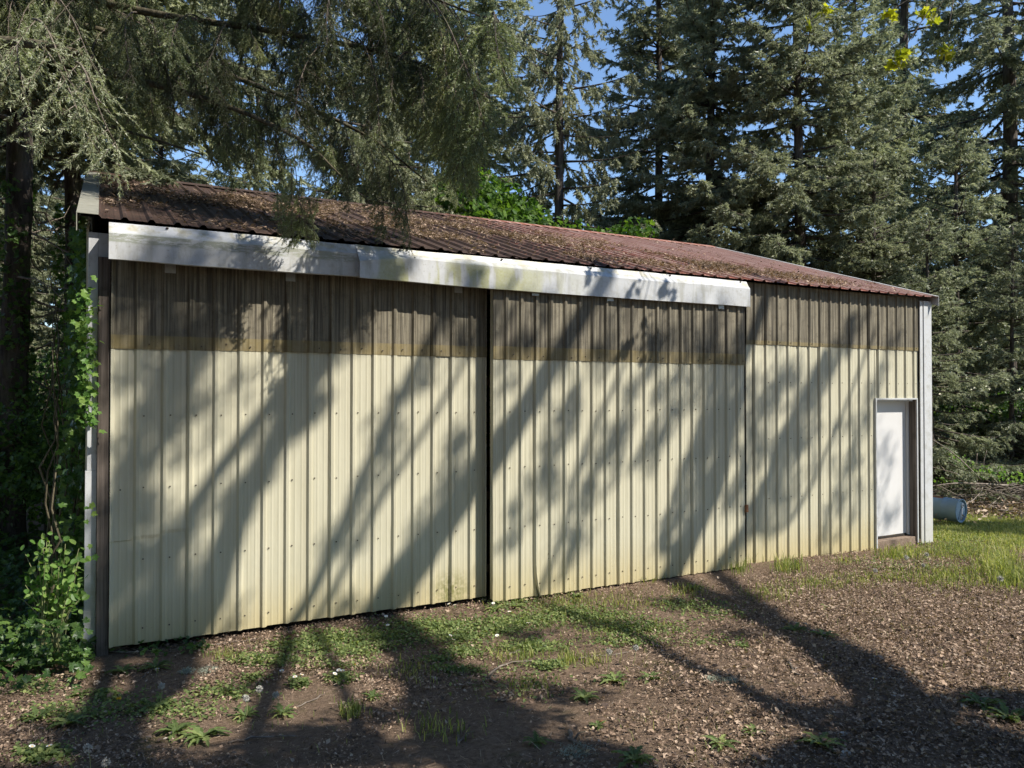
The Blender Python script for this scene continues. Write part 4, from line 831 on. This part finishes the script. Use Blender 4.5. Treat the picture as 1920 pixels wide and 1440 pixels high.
# ------------------------------------------------------------------ litter on the roof
rg = np.random.default_rng(55); tb = TB(); P = []
xf = roof_xf(True)
def ldens(x, s):
    sc = np.interp(x, [0, 3, 5, 7.5, 9.5, 11.5], [2.4, 2.6, 2.5, 1.5, 0.8, 0.4]); wd = np.interp(x, [0, 3, 5, 7.5, 9.5, 11.5], [2.4, 2.2, 2.1, 1.3, 0.6, 0.3]); k = np.interp(x, [0, 2.5, 5, 7.5, 9.5, 11], [0.45, 0.6, 1.0, 0.9, 0.5, 0.08])
    nz = vnoise(np.array(x * 1.7), np.array(s * 1.6), 6) + 0.5 * vnoise(np.array(x * 5), np.array(s * 4), 7); rib = abs(((x - 0.02) / 0.2106 + 0.5) % 1 - 0.5)
    return float(k * np.clip(1.25 - abs(s - sc) / wd, 0.03, 1) * np.clip(0.12 + 2.6 * nz, 0.01, 1) * (0.35 if rib < 0.17 else 1.0))
while len(P) < 19000:
    x, s_ = rg.uniform(0, Lx), rg.uniform(0.03, RL * 0.98)
    if rg.random() < ldens(x, s_): P.append(xf(x, -0.010 - 0.035 * rg.random(), s_))
P = np.array(P); k = len(P) // 2
leaves(tb, P[:k], 0.05, rg, DIAM, (0, -0.3, 1.2), -0.12, jit=0.45)
A_ = nrm(rg.normal(size=(len(P) - k, 3)) * np.array([1, 1, 0.25])); needle_tris(P[k:], A_, np.full(len(P) - k, 0.06), 50, 0.075, 0.007, 0.5, rg, tb, -0.2)
tag(link('roof_litter', tb.mesh('roof_litter'), None, LITTER), 'dead leaves and needles lying on the brown shed roof', 'leaf litter', kind='stuff')

# ------------------------------------------------------------------ ground litter
rg = np.random.default_rng(66); tb = TB()
def scatter(n, dens, x0=-2.6, x1=13.5, y0=-6.2, y1=-0.02):
    out = []; 
    while len(out) < n:
        x = rg.uniform(x0, x1, 4000); y = rg.uniform(y0, y1, 4000); ok = rg.random(4000) < dens(x, y)
        vx, vy = x - CAM[0], y - CAM[1]; dx_ = vx * math.cos(YAW) - vy * math.sin(YAW); dy_ = vx * math.sin(YAW) + vy * math.cos(YAW); ok &= (np.abs(dx_) < 0.80 * dy_ + 0.3) & (dy_ > 2.4); out += list(zip(x[ok], y[ok]))
    a_ = np.array(out[:n]); return a_[:, 0], a_[:, 1]
def d_leaf(x, y): return np.clip(0.14 + 1.4 * np.clip((x - 1.0 * y - 7.0) / 2.4, 0, 1) * np.clip((-y - 0.2) / 1.2, 0.2, 1) + 0.5 * np.clip((0.9 - x) / 1.5, 0, 1) + 1.3 * vnoise(x * 0.9, y * 0.9, 21) + 0.8 * vnoise(x * 3.1, y * 3.1, 27), 0.02, 1) * np.clip(1.5 - x / 11, 0.25, 1)
x, y = scatter(135000, d_leaf); leaves(tb, np.stack([x, y, gz(x, y) + 0.006 + 0.02 * rg.random(len(x))], 1), np.clip(0.0185 * np.exp(rg.normal(size=len(x)) * 0.4), 0.007, 0.038), rg, CURL, (0, 0, 1.4), -0.08, jit=0.6)
x, y = scatter(900, d_leaf); leaves(tb, np.stack([x, y, gz(x, y) + 0.012 + 0.02 * rg.random(len(x))], 1), 0.045, rg, LEAF5, (0, 0, 1.6), -0.12, jit=0.5)
x, y = scatter(42000, lambda x, y: np.clip(0.5 + 1.0 * vnoise(x * 1.3, y * 1.3, 23), 0.05, 1)); leaves(tb, np.stack([x, y, gz(x, y) + 0.004 + 0.006 * rg.random(len(x))], 1), 0.011, rg, DIAM, (0, 0, 1.8), -0.12, jit=0.5)
x, y = scatter(9000, lambda x, y: np.clip(0.5 + 1.0 * vnoise(x * 1.1, y * 1.1, 25), 0.05, 1)); D = nrm(np.stack([rg.normal(size=len(x)), rg.normal(size=len(x)), 0.1 * rg.normal(size=len(x))], 1)); needle_tris(np.stack([x, y, gz(x, y) + 0.01], 1), D, np.full(len(x), 0.03), 34, 0.06, 0.004, 0.3, rg, tb, 0.0)
tag(link('leaf_litter', tb.mesh('leaf_litter'), None, LITTER), 'brown dead leaves and bark bits strewn over the dirt yard', 'leaf litter', kind='stuff')

# ------------------------------------------------------------------ grass and mat weeds
def blades(tb, P, h, w, rg, lean=0.5, tone=0.0):
    n = len(P); h = np.broadcast_to(h, (n,)) * rg.uniform(0.5, 1.3, n); a_ = rg.random(n) * 6.283; d = np.stack([np.cos(a_), np.sin(a_), np.zeros(n)], 1); s_ = np.stack([-np.sin(a_), np.cos(a_), np.zeros(n)], 1) * w * 0.5
    ln = lean * rg.random(n); m = P + np.array([0, 0, 1.0]) * (h * 0.6)[:, None] + d * (h * ln * 0.35)[:, None]; t = P + np.array([0, 0, 1.0]) * (h * (1 - 0.3 * ln))[:, None] + d * (h * ln)[:, None]
    V = np.stack([P - s_, P + s_, m + s_ * 0.8, m - s_ * 0.8, t], 1).reshape(-1, 3); T = (np.array([[0, 1, 2], [0, 2, 3], [3, 2, 4]])[None] + (np.arange(n) * 5)[:, None, None]).reshape(-1, 3)
    tb.add(V, T, np.repeat(np.clip(rg.random(n) + tone, 0, 1), 5))
rg = np.random.default_rng(88); tb = TB()
def patch(px, py, rx, ry, n, h, w=0.008, lean=0.8, tone=0.0):
    n = int(n * 2); P = on_gv(px + rx * rg.normal(size=n) * 0.5, np.clip(py + ry * rg.normal(size=n) * 0.5, 870, 1560)); P = P[(P[:, 1] < -0.03) | (P[:, 0] > Lx + 0.15)]
    if len(P): blades(tb, P, h, w, rg, lean, tone)
for a_ in [(1480, 1068, 36, 12, 130, .15), (1385, 1066, 24, 12, 90, .15), (1690, 1042, 50, 12, 240, .12), (1590, 1055, 40, 10, 60, .08), (1450, 1115, 60, 18, 120, .08), (1530, 1098, 80, 14, 150, .08), (1640, 1085, 110, 16, 350, .06), (1790, 1085, 90, 22, 500, .09), (1870, 1060, 40, 22, 420, .16, .010, 1.2, .15), (1900, 1090, 40, 20, 300, .14),
           (1850, 985, 90, 22, 2600, .09, .012, .8, .2), (1790, 1000, 60, 20, 1200, .08, .012, .8, .2), (1880, 950, 60, 16, 1600, .08, .012, .8, .25), (1900, 1010, 60, 24, 1800, .10, .012, .9, .2), (1800, 1035, 80, 16, 800, .08), (1770, 960, 30, 14, 500, .10, .012, .8, .15),
           (1160, 1130, 90, 20, 180, .06), (1050, 1130, 60, 20, 160, .06), (900, 1115, 80, 20, 130, .06), (1210, 1085, 30, 10, 60, .08), (1290, 1110, 40, 12, 80, .08), (1100, 1240, 60, 14, 60, .07), (1160, 1180, 90, 20, 170, .05), (960, 1230, 60, 15, 100, .07), (1000, 1290, 50, 20, 40, .07), (780, 1260, 60, 20, 50, .08), (660, 1340, 24, 12, 50, .08), (820, 1370, 60, 30, 60, .07), (1060, 1240, 20, 14, 40, .09), (430, 1230, 40, 12, 60, .05)]:
    patch(*a_)
x, y = scatter(900, lambda x, y: np.clip(0.3 + 1.2 * vnoise(x * 1.4, y * 1.4, 31), 0, 1)); blades(tb, np.stack([x, y, gz(x, y)], 1), 0.06, 0.005, rg, 1.0)
x = rg.uniform(11.7, 26, 30000); y = rg.uniform(-3, 6, 30000); ok = (x > Lx + 0.2) & (vnoise(x * 1.3, y * 1.3, 41) + 0.3 * rg.random(30000) > -0.08); x, y = x[ok], y[ok]; blades(tb, np.stack([x, y, gz(x, y)], 1), 0.05, 0.012, rg, 1.0, 0.3)
tag(link('grass', tb.mesh('grass'), None, GRASS), 'patchy grass over the yard, thickest past the shed corner', 'grass', kind='stuff')
tb = TB(); x, y = scatter(3200, lambda x, y: np.clip(0.2 + 1.6 * vnoise(x * 1.2, y * 1.2, 33), 0, 1)); blades(tb, np.stack([x, y, gz(x, y) + 0.004], 1), 0.05, 0.004, rg, 3.0)
tag(link('dry_straw', tb.mesh('dry_straw'), None, STRAW), 'dry straw and dead grass stems lying in the dirt', 'straw', kind='stuff')
tb = TB()
def mat_patch(px, py, rx, ry, n, size=0.027, hh=0.04, tone=0.0):
    n = int(n * 2.6); P = on_gv(px + rx * rg.normal(size=n) * 0.5, np.minimum(1520, py + ry * rg.normal(size=n) * 0.5)); P[:, 2] += hh * rg.random(n); P = P[(P[:, 1] < -0.04) | (P[:, 0] > Lx + .15)]
    leaves(tb, P, size, rg, OVAL, (0, -0.1, 1.3), tone, jit=0.6)
for a_ in [(560, 1215, 60, 14, 420), (500, 1240, 70, 12, 420), (620, 1200, 70, 16, 480), (720, 1200, 90, 22, 700), (800, 1175, 90, 18, 500), (660, 1225, 60, 14, 260), (860, 1200, 50, 14, 300), (900, 1180, 110, 18, 650), (980, 1165, 90, 16, 420), (870, 1225, 50, 12, 260), (1000, 1215, 70, 12, 380), (1060, 1150, 70, 18, 360), (1120, 1160, 80, 18, 420), (1200, 1180, 90, 18, 420), (1180, 1205, 80, 12, 260), (1280, 1135, 70, 14, 200), (960, 1130, 60, 14, 220), (860, 1260, 50, 8, 160), (820, 1240, 30, 6, 90), (640, 1275, 26, 9, 160), (560, 1285, 20, 7, 120), (470, 1275, 30, 8, 70), (1340, 1150, 70, 18, 160), (1030, 1250, 40, 8, 120), (80, 1420, 50, 14, 360), (300, 1330, 130, 24, 300), (140, 1340, 120, 24, 240), (200, 1305, 25, 8, 120), (420, 1300, 60, 16, 160), (60, 1290, 60, 14, 120), (1790, 1000, 130, 36, 1500, .03, .06, .25), (1860, 960, 90, 16, 900, .03, .06, .3), (1780, 965, 40, 16, 400, .028, .10, .3), (1700, 1060, 120, 20, 300), (640, 1250, 100, 10, 120), (960, 1280, 120, 40, 110), (1330, 1205, 60, 12, 60), (1390, 1215, 12, 6, 50)]:
    mat_patch(*a_)
tag(link('mat_weeds', tb.mesh('mat_weeds'), None, WEED), 'low mats of small leaved weeds in the dirt before the sliding doors', 'weeds', kind='stuff')

# ------------------------------------------------------------------ dandelion rosettes, seed heads, daisies, sticks, stones, lichen
def rosette_mesh(seed, n=17, L=0.125):
    rg = np.random.default_rng(seed); tb = TB()
    for k in range(n):
        a_ = k * 2.4 + rg.normal() * 0.3; l = L * rg.uniform(0.6, 1.2); el = rg.uniform(0.25, 1.1); s = np.linspace(0, 1, 9); d = np.array([math.cos(a_), math.sin(a_), 0]); sd = np.array([-d[1], d[0], 0])
        C = d * (l * s * math.cos(el * 0.6))[:, None] + np.array([0, 0, 1.0]) * (l * (math.sin(el) * s - 0.55 * s * s))[:, None]; wd = 0.095 * l * np.sin(np.clip(s * 0.9 + 0.12, 0, 1) * math.pi) * np.where(np.arange(9) % 2, 1.5, 0.5) + 0.002; wd[-1] = 0
        V = np.concatenate([C - sd * wd[:, None] + np.array([0, 0, 0.004]), C, C + sd * wd[:, None] + np.array([0, 0, 0.004])]); T = []
        for i_ in range(8): T += [(i_, 9 + i_, 10 + i_), (i_, 10 + i_, i_ + 1), (9 + i_, 18 + i_, 19 + i_), (9 + i_, 19 + i_, 10 + i_)]
        tb.add(V, T, np.clip(rg.random() + np.zeros(27), 0, 1))
    return tb.mesh('rosette')
ROS = [rosette_mesh(s) for s in (1, 2, 3, 4)]
WPOS = [(1095, 1312, 'dandelion rosette in sunlit dirt beside the shadow of the thick limb', 1.0), (1155, 1280, 'dandelion rosette under a tall seed head', 1.15), (1220, 1275, 'flattened grey green weed beside the seed head rosette', .9), (1120, 1365, 'tiny yellow green weed in the pale dirt', .6), (1350, 1400, 'weed with broad leaves near the pale lichen twig', .9), (1415, 1375, 'small weed at the edge of the leaf litter', .7), (1190, 1430, 'bright weed clump at the foot of the yard', 1.1), (1490, 1185, 'weed pair in the branch shadow, taller plant', 1.1), (1545, 1195, 'weed pair in the branch shadow, lower plant', 1.1), (1550, 1140, 'lone weed above the leaf litter', .7), (1840, 1325, 'broad leaved weed at the edge of the dark tree shadow', 1.2), (1890, 1350, 'large weed inside the dark tree shadow', 1.25), (1540, 1400, 'weed clump in deep tree shadow by a stone', 1.1), (380, 1385, 'large leafy weed in the shaded dirt', 1.4), (330, 1375, 'weed with long leaves beside the large leafy weed', 1.2), (290, 1255, 'weed with long leaves below the shed corner', 1.2), (230, 1262, 'pale leaved weed beside the ivy edge', 1.1), (200, 1310, 'small bright clover like weed in a sun fleck', .7), (150, 1305, 'upright two leaved weed in the leaf litter', .8), (70, 1350, 'broad leaved weed at the left of the yard', 1.2), (130, 1360, 'arching weed beside the broad leaved weed', 1.2), (370, 1215, 'large flat leaf weed at the foot of the creased door', 1.1), (300, 1330, 'shaded weed below a seed head', 1.1), (460, 1345, 'weed under the thin seed head stems', 1.0), (930, 1145, 'weed at the gap between the sliding doors', 1.1), (965, 1140, 'broad leaved weed in front of the right sliding door', 1.1), (1005, 1395, 'weed in the thick limb shadow', .8), (700, 1310, 'small round leaved weed in the sunlit strip', .8), (80, 1425, 'bright weed clump at the near left of the yard', 1.2), (1080, 1120, 'dandelion rosette close to the right sliding door', 1.0), (1300, 1105, 'dandelion rosette where the door shadow ends', 1.0), (530, 1340, 'shaded weed beside the dark limb shadow', 1.0), (600, 1235, 'weed among the pale mat weeds', .9)]
for k, (px, py, lab, s_) in enumerate(WPOS):
    p = on_g(px, py); o = tag(link('dandelion_plant', ROS[k % 4], None, WEED), lab, 'weed', 'weeds in the dirt yard'); o.location = p + np.array([0, 0, 0.004]); o.scale = (s_, s_, s_); o.rotation_euler = (0, 0, k * 1.7)
def seedhead(px, py, h, lab, r=0.021, ground=None):
    c0 = on_g(px, py); rgk = np.random.default_rng(int(px)); t = thing('dandelion_seed_head', lab, 'dandelion', tuple(c0), 'dandelion seed heads'); top = np.array([rgk.normal() * 0.02, rgk.normal() * 0.02, h])
    tb = TB(); tb.add(*tube(smooth_path([(0, 0, -0.01), top * 0.5 + np.array([0.01, 0, 0]), top], 8), np.linspace(0.003, 0.002, 8), 5), 0.5); link('stem', tb.mesh('stem', True), t, STEM)
    tb = TB(); d = nrm(rgk.normal(size=(150, 3))); needle_tris(np.repeat(top[None], 150, 0), d, np.full(150, 0.004), 600, r, 0.0035, 0.15, rgk, tb); leaves(tb, top + d * r * 0.95, 0.008, rgk, DIAM, (0, 0, 0)); link('seed_ball', tb.mesh('seed_ball'), t, PAPPUS)
for a_ in [(1138, 1265, .17, 'tall dandelion seed head over a rosette in open dirt'), (1185, 1250, .13, 'shorter dandelion seed head leaning beside the tall one', .022), (297, 1325, .14, 'dandelion seed head over shaded weeds'), (168, 1462, .17, 'long stemmed dandelion seed head at the near edge of the yard'), (195, 1475, .12, 'dandelion seed head beside the long stemmed one'), (460, 1350, .14, 'thin stemmed dandelion seed head before the limb shadow'), (525, 1335, .12, 'dandelion seed head beside a pale stick'), (484, 1320, .10, 'shaded dandelion seed head among mat weeds'), (1705, 1070, .16, 'dandelion seed head in the grass before the walk door', .03), (1740, 1060, .14, 'dandelion seed head beside the corner trim', .028), (1730, 1075, .10, 'low dandelion seed head in the door grass', .025), (1868, 1105, .13, 'dandelion seed head in the long grass tuft', .03), (1640, 1085, .1, 'dandelion seed head on the grass edge of the leaf litter', .025)]:
    seedhead(*a_)
def daisy_mesh():
    tb = TB(); gb = TB()
    for k in range(12):
        a_ = k / 12 * 6.283; d = np.array([math.cos(a_), math.sin(a_), 0.15]); s = np.array([-d[1], d[0], 0]); tb.add([d * 0.004, d * 0.012 + s * 0.0035, d * 0.016, d * 0.012 - s * 0.0035], [[0, 1, 2], [0, 2, 3]], 0.5)
    ang = np.linspace(0, 6.283, 9)[:-1]; V = np.vstack([np.stack([0.005 * np.cos(ang), 0.005 * np.sin(ang), np.zeros(8)], 1), [[0, 0, 0.004]]]); gb.add(V, [(i_, (i_ + 1) % 8, 8) for i_ in range(8)], .5)
    sb_ = TB(); sb_.add(*tube([(0, 0, -0.06), (0.004, 0, -0.03), (0, 0, 0)], 0.0015, 4), .5); return tb.mesh('petals'), gb.mesh('disc'), sb_.mesh('stem')
DP, DG, DS = daisy_mesh()
for k, (px, py) in enumerate([(925, 1142), (955, 1158), (962, 1160), (943, 1155), (853, 1145), (727, 1184), (724, 1167), (845, 1204), (850, 1212), (880, 1216), (666, 1260), (635, 1271), (642, 1272), (628, 1278), (553, 1284), (566, 1280), (528, 1272), (295, 1268), (932, 1204), (1640, 1290), (60, 1418), (92, 1417), (990, 1180), (842, 1143)]):
    p = on_g(px, py) + np.array([0, 0, 0.06]); t = thing('daisy', 'small white daisy among the mat weeds', 'daisy', tuple(p), 'white daisies in the yard'); t.rotation_euler = (0.5 * hash2(k, 1.) - 0.1, 0.5 * hash2(k, 2.) - .25, k); t.scale = (1.2,) * 3
    link('petals', DP, t, PETAL); link('disc', DG, t, GOLD); link('stem', DS, t, STEM)
p = on_g(223, 1324) + np.array([0, 0, 0.05]); t = thing('dandelion_flower', 'single yellow dandelion flower in the shaded dirt', 'dandelion', tuple(p)); tb = TB(); d = nrm(np.random.default_rng(3).normal(size=(90, 3)) * np.array([1, 1, 0.4]) + np.array([0, 0, 0.5])); needle_tris(np.zeros((90, 3)), d, np.full(90, .002), 900, 0.018, 0.005, 0.1, np.random.default_rng(4), tb); link('petals', tb.mesh('petals'), t, GOLD); link('stem', DS, t, STEM)
def stick(pts, r, lab, seed=1, fork=True):
    P = np.array([on_g(*q_) + np.array([0, 0, 0.012]) for q_ in pts]); rgk = np.random.default_rng(seed); path = smooth_path(P, 10) + rgk.normal(size=(10, 3)) * np.array([0.008, 0.008, 0.004]); tb = TB(); tb.add(*tube(path - P[0], np.linspace(r, r * 0.5, 10), 6, 0.12, seed), .5)
    if fork: b0 = path[5] - P[0]; tb.add(*tube([b0, b0 + np.array([0.05, 0.03, 0.02]), b0 + np.array([0.11, 0.05, 0.012])], [r * .6, r * .4, r * .2], 5), .5)
    o = tag(link('fallen_stick', tb.mesh('fallen_stick', True), None, TWIG), lab, 'stick', 'sticks on the ground'); o.location = P[0]
for k, a_ in enumerate([([(1068, 1375), (1075, 1390), (1100, 1412)], .014, 'short grey stick by pale lichen in sunlit dirt'), ([(910, 1275), (960, 1245), (1080, 1238), (1180, 1225)], .009, 'long thin dark stick across the weeds'), ([(120, 1225), (180, 1221), (240, 1226), (300, 1222)], .009, 'pale runner stick along the foot of the shed'), ([(530, 1338), (570, 1322), (610, 1305)], .006, 'thin pale stick on sunlit dirt'), ([(700, 1212), (715, 1206), (738, 1201)], .006, 'small pale stick among mat weeds'), ([(955, 1230), (985, 1216)], .010, 'dark stub stick lying in weeds'), ([(905, 1268), (915, 1275), (935, 1282)], .012, 'grey forked root stub in thick limb shadow'), ([(930, 1316), (960, 1314)], .010, 'pale wood chip stick in deep shadow'), ([(270, 1270), (290, 1253)], .005, 'thin twig below the shed corner weeds'), ([(430, 1395), (480, 1388), (560, 1383)], .008, 'dark stick lying in shaded dirt'), ([(1475, 1240), (1490, 1262), (1500, 1270)], .012, 'bark stick on the pale dirt patch'), ([(1740, 1118), (1765, 1108), (1790, 1117)], .006, 'arched pale twig in the leaf litter'), ([(860, 1370), (860, 1395), (880, 1380)], .008, 'curled root piece in thick limb shadow'), ([(380, 1215), (450, 1204), (520, 1198)], .006, 'long dry stem at the foot of the left sliding door'), ([(1260, 1120), (1330, 1150), (1370, 1152)], .007, 'dark thin twig in front of the right sliding door')]):
    stick(*a_, seed=k, fork=k % 2 == 0)
for k, (px, py, s_, lab, mt) in enumerate([(1585, 1415, .035, 'pale flat stone in deep tree shadow', STONE), (1675, 1305, .02, 'small white stone in the branch shadow', STONE), (1680, 1325, .018, 'second small pale stone just below the white one', STONE), (1580, 1378, .03, 'tan stone chip at the shadow edge', STONE), (310, 1385, .015, 'small bluish stone in shaded dirt', STONE), (1130, 1355, .025, 'orange brown bark chip in sunlit dirt', DRUMRUST), (1815, 1310, .035, 'orange brown bark chunk in leaf litter', DRUMRUST), (1530, 1265, .03, 'dark brown bark chunk on the pale dirt', OLDWOOD), (1460, 1195, .03, 'tan wood chip in the branch shadow', SILL), (1620, 1315, .035, 'pale bark flake beside the branch shadow', SILL), (1420, 1100, .02, 'grey stone at the foot of the shed wall', STONE)]):
    rgk = np.random.default_rng(k); V = nrm(rgk.normal(size=(26, 3))) * np.array([1, 0.75, 0.38]) * s_
    import bmesh
    bm = bmesh.new(); [bm.verts.new(v) for v in V]; r_ = bmesh.ops.convex_hull(bm, input=bm.verts); bmesh.ops.delete(bm, geom=[g_ for g_ in r_['geom_interior'] if isinstance(g_, bmesh.types.BMVert)], context='VERTS'); me = bpy.data.meshes.new('stone'); bm.to_mesh(me); bm.free()
    o = tag(link('stone' if mt is STONE else 'bark_chip', me, None, mt), lab, 'stone' if mt is STONE else 'bark chip', 'stones and chips on the dirt'); o.location = on_g(px, py) + np.array([0, 0, s_ * 0.2]); o.rotation_euler = (0, 0, k)
for k, (px, py, s_, lab) in enumerate([(1080, 1415, .10, 'pale grey lichen tuft under the short grey stick'), (390, 1260, .09, 'pale grey lichen tuft before the creased door'), (1370, 1282, .08, 'pale lichen tuft in the thin branch shadow'), (1335, 1278, .05, 'small lichen scrap left of the larger tuft'), (350, 1262, .05, 'small lichen scrap near the shed corner')]):
    tb = TB(); rgk = np.random.default_rng(k + 5); c = np.stack([rgk.normal(size=420) * s_ * .5, rgk.normal(size=420) * s_ * .4, np.abs(rgk.normal(size=420)) * 0.012], 1); D = nrm(rgk.normal(size=(420, 3))); needle_tris(c, D, np.full(420, .01), 220, 0.014, 0.003, 1.0, rgk, tb)
    o = tag(link('lichen_tuft', tb.mesh('lichen_tuft'), None, LICHEN), lab, 'lichen', 'lichen tufts on the dirt'); o.location = on_g(px, py) + np.array([0, 0, 0.008])

# ------------------------------------------------------------------ drum and brush pile past the corner
Zb = 14.3; e0 = at(1803, 958, Zb); e1 = at(1735, 945, Zb + 0.55); rdm = 0.215; axis_ = nrm(e1 - e0); axis_[2] = 0.02; axis_ = nrm(axis_); LEN = 0.86
c0 = e0.copy(); c0[2] = float(gz(c0[0], c0[1])) + rdm * 0.85
c0[2] = e0[2]
dm = thing('fallen_drum', 'blue grey metal drum lying on its side in the grass', 'drum', tuple(c0)); q4 = Vector(axis_).to_track_quat('Z', 'Y'); dm.rotation_euler = q4.to_euler()
prf = [(rdm * 0.93, 0.03), (rdm * 0.94, 0.0), (rdm * 1.02, 0.0), (rdm * 1.03, 0.012), (rdm, 0.02), (rdm, LEN * .33 - .02), (rdm * 1.035, LEN * .33), (rdm, LEN * .33 + .02), (rdm, LEN * .66 - .02), (rdm * 1.035, LEN * .66), (rdm, LEN * .66 + .02), (rdm, LEN - .02), (rdm * 1.03, LEN - .01), (rdm * 1.02, LEN), (0.001, LEN - 0.01)]
ns = 36; V = [(r * math.cos(t), r * math.sin(t), z) for r, z in prf for t in np.linspace(0, 2 * math.pi, ns, endpoint=False)]
Fq = [(i_ * ns + j_, i_ * ns + (j_ + 1) % ns, (i_ + 1) * ns + (j_ + 1) % ns, (i_ + 1) * ns + j_) for i_ in range(len(prf) - 1) for j_ in range(ns)]
link('drum_body', pmesh('drum_body', V, Fq, True), dm, BARREL)
V = [(rdm * 0.935 * math.cos(t), rdm * 0.935 * math.sin(t), 0.028) for t in np.linspace(0, 2 * math.pi, ns, endpoint=False)] + [(0, 0, 0.024)]
hd = link('drum_head', pmesh('drum_head', V, [(i_, (i_ + 1) % ns, ns) for i_ in range(ns)]), dm, BARREL)
tb = TB(); ang = np.linspace(0, 2 * math.pi, 17); tb.add(*tube(np.stack([-0.06 + 0.035 * np.cos(ang), 0.09 + 0.035 * np.sin(ang), np.full(17, 0.010)], 1), 0.010, 6), .5); link('bung_ring', tb.mesh('bung_ring', True), hd, WHITE)
tb = TB(); tb.add(*tube([(-0.03, 0.04, 0.0), (0.02, -0.06, -0.01), (0.07, -0.15, -0.02)], 0.016, 6), .5); link('plastic_strip', tb.mesh('plastic_strip', True), hd, WHITE)
V = [((rdm + 0.003) * math.cos(t), (rdm + 0.003) * math.sin(t), z) for z in (LEN * .36, LEN * .63) for t in np.linspace(1.2, 2.6, 10)]
link('rust_patch', pmesh('rust_patch', V, [(i_, i_ + 1, i_ + 11, i_ + 10) for i_ in range(9)]), dm, DRUMRUST)
rg = np.random.default_rng(99); bp0 = at(1850, 940, 17); bp0[2] = float(gz(bp0[0], bp0[1])); bp = thing('brush_pile', 'long pile of cut brown branches and dead leaves past the drum', 'brush pile', tuple(bp0)); tb = TB(); lb = TB()
for k in range(750):
    c = at(rg.uniform(1690, 2080), 930, rg.normal(17.2, 0.7)); g_ = float(gz(c[0], c[1])); c[2] = g_ + rg.random() ** 1.5 * 0.55; a_ = rg.normal(0.35, 0.7); d = np.array([math.cos(a_), -math.sin(a_), rg.normal() * 0.22]); L = rg.uniform(0.3, 1.5)
    pts = [c - bp0 + d * L * s + rg.normal(size=3) * 0.035 for s in np.linspace(-.5, .5, 5)]; tb.add(*tube(pts, np.linspace(0.013, 0.004, 5) * rg.uniform(0.5, 1.5), 4), .5)
P = np.array([at(rg.uniform(1690, 2080), 930, rg.normal(16.6, 0.9)) for _ in range(3500)]); P[:, 2] = gz(P[:, 0], P[:, 1]) + 0.25 * rg.random(3500) ** 2; leaves(lb, P - bp0, 0.10, rg, DIAM, (0, 0, 1.2), 0.1)
o = link('sticks', tb.mesh('sticks', True), bp, TWIG); o['kind'] = 'stuff'; o = link('dead_leaves', lb.mesh('dead_leaves'), bp, LITTER); o['kind'] = 'stuff'
for pts, r in [([(1742, 820, 16.2), (1790, 852, 16.0), (1840, 900, 15.9)], .014), ([(1735, 872, 16.2), (1800, 890, 16.2), (1830, 905, 16.2)], .012), ([(1742, 912, 15.9), (1800, 906, 16.0), (1890, 910, 16.3)], .022), ([(1832, 850, 17), (1830, 880, 17), (1832, 910, 17)], .02), ([(1850, 845, 17), (1845, 875, 17), (1870, 905, 17)], .014), ([(1740, 850, 16.6), (1770, 880, 16.6), (1790, 905, 16.5)], .01)]:
    tb = TB(); tb.add(*tube(smooth_path([at(*q_) - bp0 for q_ in pts], 10), np.linspace(r * .5, r, 10), 6, .1, 3), .5); link('branch', tb.mesh('branch', True), bp, TWIG)
tb = TB(); wb = TB()
br0 = at(1830, 900, 16.6); br0[2] = float(gz(br0[0], br0[1])); bt = thing('bramble', 'arching bramble with bright leaves growing over the brush pile', 'bramble', tuple(br0))
for px, py in [(1790, 855), (1812, 870), (1830, 885), (1845, 890), (1770, 900), (1880, 895), (1900, 890), (1915, 900), (1860, 880), (1810, 880)]:
    c = at(px, py, 16.5 + rg.normal() * .2) - br0; path = smooth_path([(0.1 * rg.normal(), 0.1 * rg.normal(), 0), c * .5 + np.array([0, 0, .25]), c], 8); wb.add(*tube(path, np.linspace(.006, .002, 8), 4), .5); leaves(tb, blob(rg, c, [.22, .22, .12], 26), .07, rg, OVAL, (.2, -.5, .8), .2)
link('canes', wb.mesh('canes', True), bt, STEM); link('leaves', tb.mesh('leaves'), bt, SHRUB)
